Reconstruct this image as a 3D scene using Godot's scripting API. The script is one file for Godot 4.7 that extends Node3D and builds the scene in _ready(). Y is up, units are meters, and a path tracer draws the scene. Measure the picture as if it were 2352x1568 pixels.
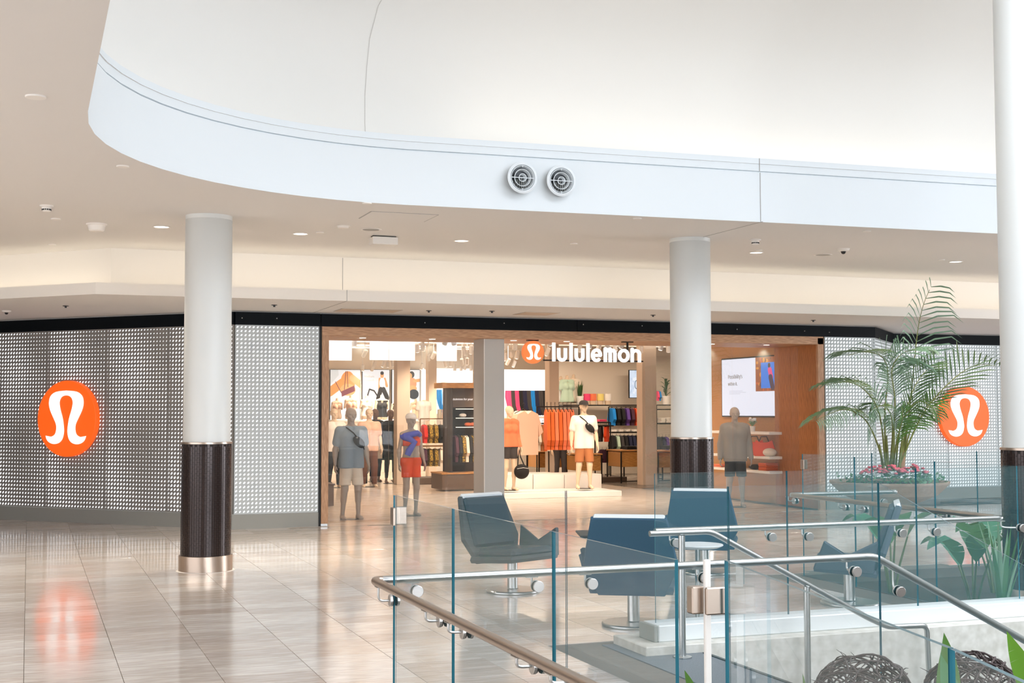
extends Node3D
# A shopping-mall hall: storefront with perforated lit panels, columns, oval ceiling opening, glass railings.
# World: x along the storefront, -z towards it, metres. The camera stands at the origin at eye height.

const EYE := Vector3(0, 1.75, 0)
const FOCAL := 3000.0
const YAW := 0.354302
const PITCH := 0.052618
const ROLL := 0.002
const EXPOSURE := 1.35
var cam_r: Vector3
var cam_u: Vector3
var cam_f: Vector3
var mats := {}
var names := {}
var rng := RandomNumberGenerator.new()

# ---------------------------------------------------------------- camera geometry
func camera_axes():
	cam_f = Vector3(sin(YAW) * cos(PITCH), sin(PITCH), -cos(YAW) * cos(PITCH))
	var r := Vector3(cos(YAW), 0, sin(YAW))
	var u := r.cross(cam_f)
	cam_r = r * cos(ROLL) - u * sin(ROLL)
	cam_u = u * cos(ROLL) + r * sin(ROLL)

func ray(x: float, y: float) -> Vector3:
	return cam_f + cam_r * ((x - 1176.0) / FOCAL) + cam_u * ((784.0 - y) / FOCAL)

func at_z(x: float, y: float, z: float) -> Vector3:      # measured point on the plane z
	var d := ray(x, y)
	return EYE + d * (z / d.z)

func at_x(x: float, y: float, px: float) -> Vector3:
	var d := ray(x, y)
	return EYE + d * (px / d.x)

func at_y(x: float, y: float, h: float) -> Vector3:      # measured point on the level h
	var d := ray(x, y)
	return EYE + d * ((h - EYE.y) / d.y)

func seen(p: Vector3) -> Vector3:
	var v := p - EYE
	var w := v.dot(cam_f)
	return Vector3(1176.0 + FOCAL * v.dot(cam_r) / w, 784.0 - FOCAL * v.dot(cam_u) / w, w)

# ---------------------------------------------------------------- materials
func C(r: int, g: int, b: int, a := 1.0) -> Color:
	return Color(r / 255.0, g / 255.0, b / 255.0, a)

func mat(key: String, col := Color.WHITE, rough := 0.6, metal := 0.0) -> StandardMaterial3D:
	if mats.has(key):
		return mats[key]
	var m := StandardMaterial3D.new()
	m.resource_name = key
	m.albedo_color = col
	m.roughness = rough
	m.metallic = metal
	mats[key] = m
	return m

func glow(key: String, col: Color, energy: float, base := Color(0.8, 0.8, 0.8)) -> StandardMaterial3D:
	if mats.has(key):
		return mats[key]
	var m := mat(key, base, 0.5)
	m.emission_enabled = true
	m.emission = col
	m.emission_energy_multiplier = energy / EXPOSURE
	return m

func noise_tex(freq: float, lo: Color, hi: Color, oct := 4, seed_ := 1, size := 256, warp := false) -> NoiseTexture2D:
	var n := FastNoiseLite.new()
	n.seed = seed_
	n.noise_type = FastNoiseLite.TYPE_SIMPLEX_SMOOTH
	n.frequency = freq
	n.fractal_octaves = oct
	n.domain_warp_enabled = warp
	var t := NoiseTexture2D.new()
	t.width = size
	t.height = size
	t.seamless = true
	t.noise = n
	var g := Gradient.new()
	g.set_color(0, lo)
	g.set_color(1, hi)
	t.color_ramp = g
	return t

func tri(m: StandardMaterial3D, tex: Texture2D, sc: Vector3, world := false) -> StandardMaterial3D:
	m.albedo_texture = tex
	m.uv1_triplanar = true
	m.uv1_world_triplanar = world
	m.uv1_scale = sc
	return m

func make_materials():
	mat("ceiling_paint", C(226, 223, 219), 0.85)
	mat("fascia_paint", C(222, 228, 231), 0.6)
	mat("dome_paint", C(234, 232, 227), 0.9)
	mat("cove_paint", C(238, 233, 225), 0.8)
	mat("column_paint", C(216, 218, 215), 0.4)
	mat("wall_paint", C(225, 220, 212), 0.8)
	mat("seam_grey", C(170, 168, 164), 0.8)
	mat("seam_pale", C(214, 211, 205), 0.8)
	mat("black_band", C(9, 15, 20), 0.55).metallic_specular = 0.25
	mat("plinth_grey", C(150, 150, 144), 0.6)
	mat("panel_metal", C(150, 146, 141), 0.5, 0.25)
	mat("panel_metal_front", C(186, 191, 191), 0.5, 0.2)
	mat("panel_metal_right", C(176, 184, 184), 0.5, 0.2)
	mat("steel", C(196, 196, 194), 0.28, 1.0)
	mat("steel_disc", C(205, 203, 200), 0.33, 1.0)
	mat("steel_warm", C(186, 170, 156), 0.3, 1.0)
	mat("steel_dark", C(60, 62, 64), 0.4, 0.8)
	mat("gasket_black", C(16, 17, 18), 0.6)
	mat("grout", C(120, 112, 104), 0.8)
	mat("mosaic_grout", C(34, 28, 26), 0.7)
	for i in 3:
		mat("mosaic_%d" % i, [C(52, 40, 37), C(62, 49, 45), C(46, 37, 38)][i], 0.22, 0.35)
	var vein := noise_tex(0.012, Color(0.86, 0.84, 0.82), Color(1, 1, 1), 4, 5, 512)
	var tones := [C(216, 207, 198), C(224, 216, 208), C(206, 194, 184), C(220, 209, 199), C(229, 222, 215), C(211, 200, 191)]
	for i in 6:
		tri(mat("limestone_%d" % i, tones[i], 0.1 + 0.02 * (i % 3)), vein, Vector3(0.5, 1, 3.2), true)
	tri(mat("store_floor", C(218, 206, 194), 0.22), noise_tex(0.01, Color(0.82, 0.78, 0.74), Color(1, 1, 1), 4, 9, 512), Vector3(0.3, 1, 1.4), true)
	tri(mat("terrazzo", C(140, 146, 152), 0.5), noise_tex(0.2, Color(0.6, 0.6, 0.62), Color(1, 1, 1), 2, 3, 256), Vector3(2, 2, 2), true)
	tri(mat("concrete", C(228, 225, 217), 0.5), noise_tex(0.03, Color(0.86, 0.85, 0.83), Color(1, 1, 1), 4, 7, 256), Vector3(1, 1, 1), true)
	mat("curb_white", C(226, 230, 230), 0.35)
	mat("soil", C(70, 58, 48), 0.95)
	var grain := noise_tex(0.02, Color(0.72, 0.66, 0.6), Color(1, 1, 1), 4, 11, 512)
	tri(mat("oak", C(212, 170, 134), 0.45), grain, Vector3(6, 0.5, 6), true)
	tri(mat("oak_across", C(214, 172, 136), 0.45), grain, Vector3(0.5, 6, 6), true)
	tri(mat("wood_amber", C(190, 122, 66), 0.45), grain, Vector3(5, 0.4, 5), true)
	tri(mat("wood_store", C(206, 152, 84), 0.45), grain, Vector3(0.6, 5, 5), true)
	mat("walnut", C(84, 62, 48), 0.45)
	mat("fixture_brown", C(96, 78, 64), 0.5)
	mat("fixture_dark", C(46, 34, 28), 0.5)
	mat("rack_metal", C(40, 34, 30), 0.4, 0.6)
	mat("brass", C(150, 116, 74), 0.35, 0.8)
	mat("store_wall", C(240, 230, 214), 0.8)
	mat("store_ceiling", C(232, 220, 206), 0.85)
	mat("pillar_beige", C(205, 186, 166), 0.7)
	mat("pillar_grey", C(190, 188, 183), 0.6)
	mat("white_gloss", C(238, 234, 228), 0.3)
	mat("white_matt", C(236, 232, 226), 0.8)
	# lamps, signs
	glow("lamp_face", C(255, 246, 232), 3.0)
	glow("linear_lamp", C(255, 244, 230), 1.2)  # glow of the fill panels added under the shop ceiling
	glow("backlight", C(246, 250, 255), 1.5)
	glow("backlight_soft", C(246, 250, 255), 0.92)
	glow("cove_strip", C(255, 238, 212), 1.6)
	glow("sign_orange", C(248, 92, 18), 0.8, C(240, 90, 20))
	glow("sign_white", C(255, 252, 252), 0.98)
	glow("hang_orange", C(240, 122, 66), 0.8, C(235, 110, 50))
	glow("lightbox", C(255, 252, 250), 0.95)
	glow("laylight", C(236, 244, 255), 1.0)
	glow("shelf_glow", C(255, 236, 205), 1.2)
	glow("screen_pale", C(226, 233, 252), 0.9)
	# glass
	var g := mat("glass", C(96, 176, 186, 0.075), 0.0)
	g.transparency = BaseMaterial3D.TRANSPARENCY_ALPHA
	var s := mat("shop_glass", C(200, 215, 215, 0.03), 0.0)
	s.transparency = BaseMaterial3D.TRANSPARENCY_ALPHA
	var e := mat("glass_edge", C(30, 98, 114), 0.12)
	e.backlight_enabled = true
	e.backlight = Color(0.16, 0.3, 0.34)
	# skins and cloth
	mat("mannequin_taupe", C(176, 160, 146), 0.45)
	mat("mannequin_sand", C(222, 198, 170), 0.5)
	mat("mannequin_dark", C(120, 88, 66), 0.5)
	for c in [["cloth_bluegrey", C(150, 166, 178)], ["cloth_cream", C(236, 224, 206)], ["cloth_white", C(240, 234, 226)], ["cloth_black", C(26, 24, 25)], ["cloth_orange", C(240, 80, 34)],
			["cloth_coral", C(236, 124, 84)], ["cloth_rust", C(214, 96, 36)], ["cloth_brown", C(176, 112, 68)], ["cloth_darkbrown", C(104, 62, 40)], ["cloth_grey", C(150, 142, 132)], ["cloth_greige", C(172, 164, 148)],
			["cloth_blue", C(20, 132, 214)], ["cloth_purple", C(98, 66, 146)], ["cloth_navy", C(30, 34, 62)], ["cloth_pink", C(238, 72, 120)], ["cloth_red", C(222, 46, 34)], ["cloth_violetblue", C(84, 92, 190)],
			["cloth_blush", C(226, 184, 158)], ["cloth_mint", C(190, 214, 190)], ["cloth_yellow", C(240, 220, 130)], ["cloth_gold", C(214, 156, 40)], ["cloth_plum", C(76, 40, 58)], ["cloth_charcoal", C(62, 58, 58)], ["cloth_mustard", C(224, 164, 60)], ["cloth_olive", C(110, 104, 78)]]:
		mat(c[0], c[1], 0.85)
	tri(mat("cloth_floral", Color.WHITE, 0.85), noise_tex(0.06, C(24, 20, 20), C(250, 200, 60), 2, 21, 128), Vector3(3, 3, 3), true)
	tri(mat("chair_blue", C(26, 66, 100), 0.75), noise_tex(0.12, Color(0.75, 0.75, 0.78), Color(1, 1, 1), 3, 23, 256), Vector3(4, 4, 4), false)
	tri(mat("chair_grey", C(88, 98, 110), 0.75), noise_tex(0.12, Color(0.8, 0.8, 0.8), Color(1, 1, 1), 3, 24, 256), Vector3(4, 4, 4), false)
	mat("leather_navy", C(22, 34, 48), 0.32)
	mat("chair_shell", C(52, 50, 52), 0.5)
	mat("chair_pale", C(222, 226, 228), 0.4)
	# plants
	for c in [["leaf_green", C(58, 104, 42)], ["leaf_dark", C(38, 72, 36)], ["leaf_bright", C(86, 140, 34)], ["leaf_blue", C(92, 124, 110)], ["leaf_pale", C(120, 150, 118)], ["petal_pink", C(226, 96, 122)], ["petal_yellow", C(226, 190, 80)], ["leaf_jade", C(74, 132, 98)]]:
		var l := mat(c[0], c[1], 0.45)
		l.backlight_enabled = true
		l.backlight = Color(0.35, 0.45, 0.2)
	mat("palm_stem", C(112, 122, 64), 0.6)
	mat("palm_bark", C(168, 128, 92), 0.8)
	tri(mat("bowl_clay", C(176, 154, 138), 0.8), noise_tex(0.03, Color(0.8, 0.8, 0.8), Color(1, 1, 1), 4, 31, 256), Vector3(1, 1, 1), false)
	tri(mat("twig", C(100, 90, 88), 0.85), noise_tex(0.08, Color(0.55, 0.5, 0.5), Color(1, 1, 1), 3, 33, 128), Vector3(5, 5, 5), false)

# ---------------------------------------------------------------- shapes
func sb() -> SurfaceTool:
	var st := SurfaceTool.new()
	st.begin(Mesh.PRIMITIVE_TRIANGLES)
	st.set_smooth_group(-1)
	return st

func t3(st: SurfaceTool, a: Vector3, b: Vector3, c: Vector3, out: Vector3):   # one triangle that faces out
	if (a - c).cross(a - b).dot(out) < 0.0:
		var s := b
		b = c
		c = s
	st.add_vertex(a)
	st.add_vertex(b)
	st.add_vertex(c)

func q4(st: SurfaceTool, a: Vector3, b: Vector3, c: Vector3, d: Vector3, out: Vector3):
	t3(st, a, b, c, out)
	t3(st, a, c, d, out)

func box(st: SurfaceTool, c: Vector3, s: Vector3, bv := 0.0, b := Basis()):
	st.set_smooth_group(-1)
	var h := s * 0.5
	bv = minf(bv, minf(h.x, minf(h.y, h.z)) * 0.9)
	var ax := [b.x, b.y, b.z]
	var hs := [h.x, h.y, h.z]
	for i in 3:
		var j := (i + 1) % 3
		var k := (i + 2) % 3
		for sg in [-1.0, 1.0]:
			var o: Vector3 = c + ax[i] * (hs[i] * sg)
			var u: Vector3 = ax[j] * (hs[j] - bv)
			var v: Vector3 = ax[k] * (hs[k] - bv)
			q4(st, o - u - v, o + u - v, o + u + v, o - u + v, ax[i] * sg)
	if bv <= 0.0:
		return
	for i in 3:
		var j := (i + 1) % 3
		var k := (i + 2) % 3
		for sj in [-1.0, 1.0]:
			for sk in [-1.0, 1.0]:
				var e: Vector3 = ax[i] * (hs[i] - bv)
				var p1: Vector3 = c + ax[j] * (hs[j] * sj) + ax[k] * ((hs[k] - bv) * sk)
				var p2: Vector3 = c + ax[j] * ((hs[j] - bv) * sj) + ax[k] * (hs[k] * sk)
				q4(st, p1 - e, p1 + e, p2 + e, p2 - e, ax[j] * sj + ax[k] * sk)
	for sx in [-1.0, 1.0]:
		for sy in [-1.0, 1.0]:
			for sz in [-1.0, 1.0]:
				var o: Vector3 = b.x * sx + b.y * sy + b.z * sz
				var fx: Vector3 = c + b.x * h.x * sx + b.y * (h.y - bv) * sy + b.z * (h.z - bv) * sz
				var fy: Vector3 = c + b.x * (h.x - bv) * sx + b.y * h.y * sy + b.z * (h.z - bv) * sz
				var fz: Vector3 = c + b.x * (h.x - bv) * sx + b.y * (h.y - bv) * sy + b.z * h.z * sz
				t3(st, fx, fy, fz, o)

func bar(st: SurfaceTool, a: Vector3, b: Vector3, w: float, d: float, bv := 0.0):   # a square bar from a to b
	var y := (b - a).normalized()
	var x := y.cross(Vector3.UP if absf(y.y) < 0.9 else Vector3.FORWARD).normalized()
	box(st, (a + b) * 0.5, Vector3(w, (b - a).length(), d), bv, Basis(x, y, x.cross(y)))

func tube(st: SurfaceTool, pts: Array, rad, n := 10, caps := true):
	var cnt := pts.size()
	var rings := []
	var t0: Vector3 = (pts[1] - pts[0]).normalized()
	var nx := t0.cross(Vector3.UP if absf(t0.y) < 0.9 else Vector3.RIGHT).normalized()
	for i in cnt:
		var t: Vector3
		if i == 0:
			t = t0
		elif i == cnt - 1:
			t = (pts[i] - pts[i - 1]).normalized()
		else:
			t = ((pts[i + 1] - pts[i]).normalized() + (pts[i] - pts[i - 1]).normalized()).normalized()
		nx = (nx - t * nx.dot(t)).normalized()
		var ny := t.cross(nx)
		var r: float = rad[i] if rad is Array else rad
		var ring := []
		for k in n:
			var a := TAU * k / n
			ring.append(pts[i] + (nx * cos(a) + ny * sin(a)) * r)
		rings.append(ring)
	st.set_smooth_group(0)
	for i in cnt - 1:
		for k in n:
			var k2 := (k + 1) % n
			var a: Vector3 = rings[i][k]
			q4(st, a, rings[i][k2], rings[i + 1][k2], rings[i + 1][k], a - pts[i] + rings[i][k2] - pts[i])
	if caps:
		st.set_smooth_group(-1)
		for e in [0, cnt - 1]:
			var o: Vector3 = (pts[0] - pts[1]) if e == 0 else (pts[cnt - 1] - pts[cnt - 2])
			for k in range(1, n - 1):
				t3(st, rings[e][0], rings[e][k], rings[e][k + 1], o)

func lathe(st: SurfaceTool, prof: Array, n: int, xf := Transform3D(), smooth := true, group := 0):   # prof: Vector2(radius, height) from bottom to top along the outside
	for i in prof.size() - 1:
		var a: Vector2 = prof[i]
		var b: Vector2 = prof[i + 1]
		st.set_smooth_group((group + (0 if smooth else i)) if true else 0)
		var on := Vector2(b.y - a.y, a.x - b.x)
		for k in n:
			var a0 := TAU * k / n
			var a1 := TAU * (k + 1) / n
			var d0 := Vector3(cos(a0), 0, sin(a0))
			var d1 := Vector3(cos(a1), 0, sin(a1))
			var am := (d0 + d1).normalized()
			var out := xf.basis * (am * on.x + Vector3.UP * on.y)
			var p := xf * (d0 * a.x + Vector3.UP * a.y)
			var q := xf * (d1 * a.x + Vector3.UP * a.y)
			var r := xf * (d1 * b.x + Vector3.UP * b.y)
			var s := xf * (d0 * b.x + Vector3.UP * b.y)
			if a.x < 0.00001:
				t3(st, p, r, s, out)
			elif b.x < 0.00001:
				t3(st, p, q, r, out)
			else:
				q4(st, p, q, r, s, out)

func prism(st: SurfaceTool, poly: PackedVector2Array, z0: float, z1: float, xf := Transform3D(), round_sides := false):
	st.set_smooth_group(-1)
	var idx := Geometry2D.triangulate_polygon(poly)
	for e in [[z0, -1.0], [z1, 1.0]]:
		for i in range(0, idx.size(), 3):
			var a := poly[idx[i]]
			var b := poly[idx[i + 1]]
			var c := poly[idx[i + 2]]
			t3(st, xf * Vector3(a.x, a.y, e[0]), xf * Vector3(b.x, b.y, e[0]), xf * Vector3(c.x, c.y, e[0]), xf.basis.z * e[1] * signf(z1 - z0))
	if round_sides:
		st.set_smooth_group(0)
	var cw := Geometry2D.is_polygon_clockwise(poly)
	for i in poly.size():
		var a := poly[i]
		var b := poly[(i + 1) % poly.size()]
		var o2 := Vector2(b.y - a.y, a.x - b.x) * (-1.0 if cw else 1.0)
		q4(st, xf * Vector3(a.x, a.y, z0), xf * Vector3(b.x, b.y, z0), xf * Vector3(b.x, b.y, z1), xf * Vector3(a.x, a.y, z1), xf.basis * Vector3(o2.x, o2.y, 0))

func ell(st: SurfaceTool, c: Vector3, r: Vector3, nu := 14, nv := 9, b := Basis()):
	st.set_smooth_group(0)
	for j in nv:
		for i in nu:
			var v := []
			for e in [[0, 0], [1, 0], [1, 1], [0, 1]]:
				var a: float = TAU * (i + e[0]) / nu
				var t: float = PI * (j + e[1]) / nv - PI * 0.5
				v.append(Vector3(cos(a) * cos(t), sin(t), sin(a) * cos(t)))
			var o: Vector3 = v[0] + v[1] + v[2] + v[3]
			var p := []
			for w in v:
				p.append(c + b * (w * r))
			if j > 0:
				t3(st, p[0], p[1], p[2], b * o)
			if j < nv - 1:
				t3(st, p[0], p[2], p[3], b * o)
			if j == 0:
				t3(st, p[0], p[2], p[3], b * o)

func leaf(st: SurfaceTool, pts: Array, wid: Array, side: Vector3, fold := 0.25):   # a leaf blade: a folded ribbon along pts
	st.set_smooth_group(0)
	for i in pts.size() - 1:
		var t: Vector3 = (pts[i + 1] - pts[i]).normalized()
		var s := (side - t * side.dot(t)).normalized()
		var up := s.cross(t)
		for g in [-1.0, 1.0]:
			var a: Vector3 = pts[i] + (s * g + up * fold) * wid[i]
			var b: Vector3 = pts[i + 1] + (s * g + up * fold) * wid[i + 1]
			if wid[i + 1] < 0.0001:
				t3(st, pts[i], pts[i + 1], a, up)
			elif wid[i] < 0.0001:
				t3(st, pts[i], pts[i + 1], b, up)
			else:
				q4(st, pts[i], pts[i + 1], b, a, up)

# surface nets over a smooth union of tapered capsules; prim = [a, b, ra, rb]
func net(st: SurfaceTool, prims: Array, cell: float, k: float, lo_clip := -99.0, hi_clip := 99.0, xf := Transform3D()):
	var lo := Vector3.ONE * 1e9
	var hi := -lo
	for p in prims:
		var r: float = maxf(p[2], p[3])
		lo = lo.min(p[0].min(p[1]) - Vector3.ONE * r)
		hi = hi.max(p[0].max(p[1]) + Vector3.ONE * r)
	lo -= Vector3.ONE * cell * 2.5
	hi += Vector3.ONE * cell * 2.5
	var nx := int((hi.x - lo.x) / cell) + 1
	var ny := int((hi.y - lo.y) / cell) + 1
	var nz := int((hi.z - lo.z) / cell) + 1
	var f := PackedFloat32Array()
	f.resize(nx * ny * nz)
	f.fill(1.0)
	var sy := nx
	var sz := nx * ny
	for p in prims:
		var a: Vector3 = p[0]
		var b: Vector3 = p[1]
		var ra: float = p[2]
		var rb: float = p[3]
		var mg := maxf(ra, rb) + k + cell * 2.0
		var l := ((a.min(b) - Vector3.ONE * mg - lo) / cell).max(Vector3.ZERO)
		var h := ((a.max(b) + Vector3.ONE * mg - lo) / cell).min(Vector3(nx - 1, ny - 1, nz - 1))
		var ab := b - a
		var il := 1.0 / maxf(ab.length_squared(), 1e-9)
		for z in range(int(l.z), int(h.z) + 1):
			for y in range(int(l.y), int(h.y) + 1):
				var ix := z * sz + y * sy
				for x in range(int(l.x), int(h.x) + 1):
					var q := lo + Vector3(x, y, z) * cell - a
					var t := clampf(q.dot(ab) * il, 0.0, 1.0)
					var d := (q - ab * t).length() - lerpf(ra, rb, t)
					var o := f[ix + x]
					var e := maxf(k - absf(o - d), 0.0)
					f[ix + x] = minf(o, d) - e * e * 0.25 / k
	if lo_clip > -90.0 or hi_clip < 90.0:
		for z in nz:
			for y in ny:
				var wy := lo.y + y * cell
				var cl := maxf(lo_clip - wy, wy - hi_clip)
				if cl > -cell * 2.0:
					for x in nx:
						var i := z * sz + y * sy + x
						f[i] = maxf(f[i], cl)
	var vid := PackedInt32Array()
	vid.resize(nx * ny * nz)
	vid.fill(-1)
	var verts := PackedVector3Array()
	var offs := [0, 1, sy, sy + 1, sz, sz + 1, sz + sy, sz + sy + 1]
	var cor := [Vector3(0, 0, 0), Vector3(1, 0, 0), Vector3(0, 1, 0), Vector3(1, 1, 0), Vector3(0, 0, 1), Vector3(1, 0, 1), Vector3(0, 1, 1), Vector3(1, 1, 1)]
	var edges := [[0, 1], [2, 3], [4, 5], [6, 7], [0, 2], [1, 3], [4, 6], [5, 7], [0, 4], [1, 5], [2, 6], [3, 7]]
	var lim := cell * 2.2
	for z in nz - 1:
		for y in ny - 1:
			var i0 := z * sz + y * sy
			for x in nx - 1:
				var i := i0 + x
				if absf(f[i]) > lim:
					continue
				var neg := 0
				for o in offs:
					if f[i + o] < 0.0:
						neg += 1
				if neg == 0 or neg == 8:
					continue
				var sum := Vector3.ZERO
				var cnt := 0
				for e in edges:
					var fa := f[i + offs[e[0]]]
					var fb := f[i + offs[e[1]]]
					if (fa < 0.0) != (fb < 0.0):
						sum += cor[e[0]].lerp(cor[e[1]], fa / (fa - fb))
						cnt += 1
				vid[i] = verts.size()
				verts.append(xf * (lo + (Vector3(x, y, z) + sum / cnt) * cell))
	var part := SurfaceTool.new()
	part.begin(Mesh.PRIMITIVE_TRIANGLES)
	part.set_smooth_group(0)
	for v in verts:
		part.add_vertex(v)
	var ax := [[1, sy, sz], [sy, sz, 1], [sz, 1, sy]]
	for z in range(1, nz - 1):
		for y in range(1, ny - 1):
			var i0 := z * sz + y * sy
			for x in range(1, nx - 1):
				var i := i0 + x
				if absf(f[i]) > lim:
					continue
				for e in ax:
					var n0 := f[i] < 0.0
					if n0 == (f[i + e[0]] < 0.0):
						continue
					var v0 := vid[i]
					var v1 := vid[i - e[1]]
					var v2 := vid[i - e[1] - e[2]]
					var v3 := vid[i - e[2]]
					if v0 < 0 or v1 < 0 or v2 < 0 or v3 < 0:
						continue
					for w in ([v0, v1, v2, v0, v2, v3] if not n0 else [v0, v2, v1, v0, v3, v2]):
						part.add_index(w)
	part.generate_normals()
	var m := part.commit()
	if m.get_surface_count():
		st.append_from(m, 0, Transform3D())

func done(st: SurfaceTool) -> ArrayMesh:
	st.generate_normals()
	return st.commit()

# ---------------------------------------------------------------- objects
func numbered(key: String, parent: Node) -> String:
	var id := "%d/%s" % [parent.get_instance_id(), key]
	var n: int = names.get(id, 0)
	names[id] = n + 1
	return key if n == 0 else "%s_%03d" % [key, n]

func obj(called: String, shape, m: Material, parent: Node = self, at := Vector3.ZERO) -> MeshInstance3D:
	var o := MeshInstance3D.new()
	o.name = numbered(called, parent)
	o.mesh = done(shape) if shape is SurfaceTool else shape
	o.material_override = m
	parent.add_child(o, true)
	o.position = at
	return o

func thing(called: String, label: String, category: String, at := Vector3.ZERO, turn := 0.0, group := "") -> Node3D:
	var o := Node3D.new()
	o.name = numbered(called, self)
	add_child(o, true)
	o.position = at
	o.rotation.y = turn
	tag(o, label, category, group)
	return o

func tag(o: Node3D, label: String, category: String, group := "") -> Node3D:
	o.set_meta("label", label)
	o.set_meta("category", category)
	if group != "":
		o.set_meta("group", group)
	return o

func struct(called: String, shape, m: Material) -> MeshInstance3D:
	var o := obj(called, shape, m)
	o.set_meta("kind", "structure")
	return o

func copy(o: Node3D, label := "") -> Node3D:
	var c: Node3D = o.duplicate()
	var base := String(o.name)
	var cut := RegEx.create_from_string("_\\d{3}$").search(base)
	if cut:
		base = base.left(cut.get_start())
	c.name = numbered(base, self)
	add_child(c, true)
	if label != "":
		c.set_meta("label", label)
	return c

func area_light(called: String, at: Vector3, towards: Vector3, size: Vector2, col: Color, energy: float, along := Vector3.RIGHT):
	var l := AreaLight3D.new()
	l.name = called
	l.area_size = size
	l.area_normalize_energy = true
	l.light_color = col
	l.light_energy = energy
	l.shadow_enabled = true
	l.area_range = 40.0
	add_child(l)
	var z := -towards.normalized()
	var x := (along - z * along.dot(z)).normalized()
	l.transform = Transform3D(Basis(x, z.cross(x), z), at)

func spot(called: String, at: Vector3, towards: Vector3, angle: float, col: Color, energy: float, size := 0.05):
	var l := SpotLight3D.new()
	l.name = called
	l.spot_angle = angle
	l.spot_range = 30.0
	l.spot_attenuation = 2.0
	l.spot_angle_attenuation = 0.8
	l.light_color = col
	l.light_energy = energy
	l.light_size = size
	l.shadow_enabled = true
	add_child(l)
	var z := -towards.normalized()
	var x := Vector3.RIGHT if absf(z.x) < 0.9 else Vector3.BACK
	x = (x - z * x.dot(z)).normalized()
	l.transform = Transform3D(Basis(x, z.cross(x), z), at)

# ---------------------------------------------------------------- camera, light
func _ready():
	rng.seed = 7
	camera_axes()
	var cam := Camera3D.new()
	cam.name = "camera"
	cam.fov = rad_to_deg(2.0 * atan(784.0 / FOCAL))
	cam.near = 0.1
	cam.far = 200.0
	cam.transform = Transform3D(Basis(cam_r, cam_u, -cam_f), EYE)
	add_child(cam)
	cam.current = true
	var we := WorldEnvironment.new()
	we.name = "world"
	var env := Environment.new()
	var sky := Sky.new()
	var sm := ProceduralSkyMaterial.new()
	sm.sky_top_color = C(170, 200, 236)
	sm.sky_horizon_color = C(224, 234, 244)
	sm.ground_bottom_color = C(120, 118, 114)
	sm.ground_horizon_color = C(190, 192, 192)
	sky.sky_material = sm
	env.sky = sky
	env.background_mode = Environment.BG_SKY
	env.tonemap_mode = Environment.TONE_MAPPER_LINEAR
	env.tonemap_exposure = EXPOSURE
	env.sdfgi_enabled = true
	env.ssao_enabled = true
	env.ssil_enabled = true
	we.environment = env
	add_child(we)
	# daylight through the laylight in the dome and through the clerestory behind the camera
	area_light("laylight_light", Vector3(10, 7.45, -3.6), Vector3.DOWN, Vector2(11, 8), C(240, 246, 255), 98.0)
	area_light("clerestory_light", Vector3(9, 5.4, 5.2), Vector3(0, -0.12, -1), Vector2(15, 2.4), C(238, 246, 255), 20.0)
	# warm strips hidden behind the cove ledge, and under the dome
	area_light("cove_light", Vector3(12.4, 3.335, -17.62), Vector3(0, 1, -0.5), Vector2(23, 0.06), C(255, 241, 220), 1.9)
	area_light("cove_light_bent", Vector3(-3.96, 3.335, -22.64), Vector3(0.36, 1, -0.36), Vector2(13.4, 0.06), C(255, 241, 220), 1.15, Vector3(1, 0, 1))
	area_light("dome_cove_light", Vector3(10.6, 4.71, -13.5), Vector3(0, 1, 0.25), Vector2(12.4, 0.08), C(255, 244, 226), 0.9)
	area_light("dome_cove_light_left", Vector3(0.02, 4.71, -5.0), Vector3(0.25, 1, 0), Vector2(9, 0.08), C(255, 244, 226), 0.7, Vector3(0, 0, 1))
	# unseen fill lights added behind the camera and at both sides
	area_light("rear_window_light", Vector3(4.4, 1.95, 8.8), Vector3(0, 0, -1), Vector2(11, 3.2), C(240, 246, 255), 70.0)
	area_light("left_window_light", Vector3(-8.8, 1.95, -5), Vector3(1, 0, 0), Vector2(18, 3.2), C(244, 247, 255), 26.0, Vector3(0, 0, 1))
	area_light("right_window_light", Vector3(23.7, 1.95, -11.0), Vector3(-1, 0, 0), Vector2(8, 3.2), C(244, 247, 255), 50.0, Vector3(0, 0, 1))
	make_materials()
	build_shell()
	build_dome()
	build_ceiling_fittings()
	build_facade()
	build_columns()
	build_floor()
	build_railings()
	build_seating()
	make_figures()
	build_store()
	build_plants()

# ---------------------------------------------------------------- hall
const DOME := [[0.6, 4.674, 0.0], [0.64, 4.9, 0.0], [0.64, 5.2, 0.0], [0.58, 5.5, 0.0], [0.48, 5.8, 0.0], [0.32, 6.1, 0.01], [0.1, 6.4, 0.05], [0.0, 6.7, 0.14], [0.0, 7.0, 0.3], [0.0, 7.3, 0.58], [0.0, 7.5, 1.0]]

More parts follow.
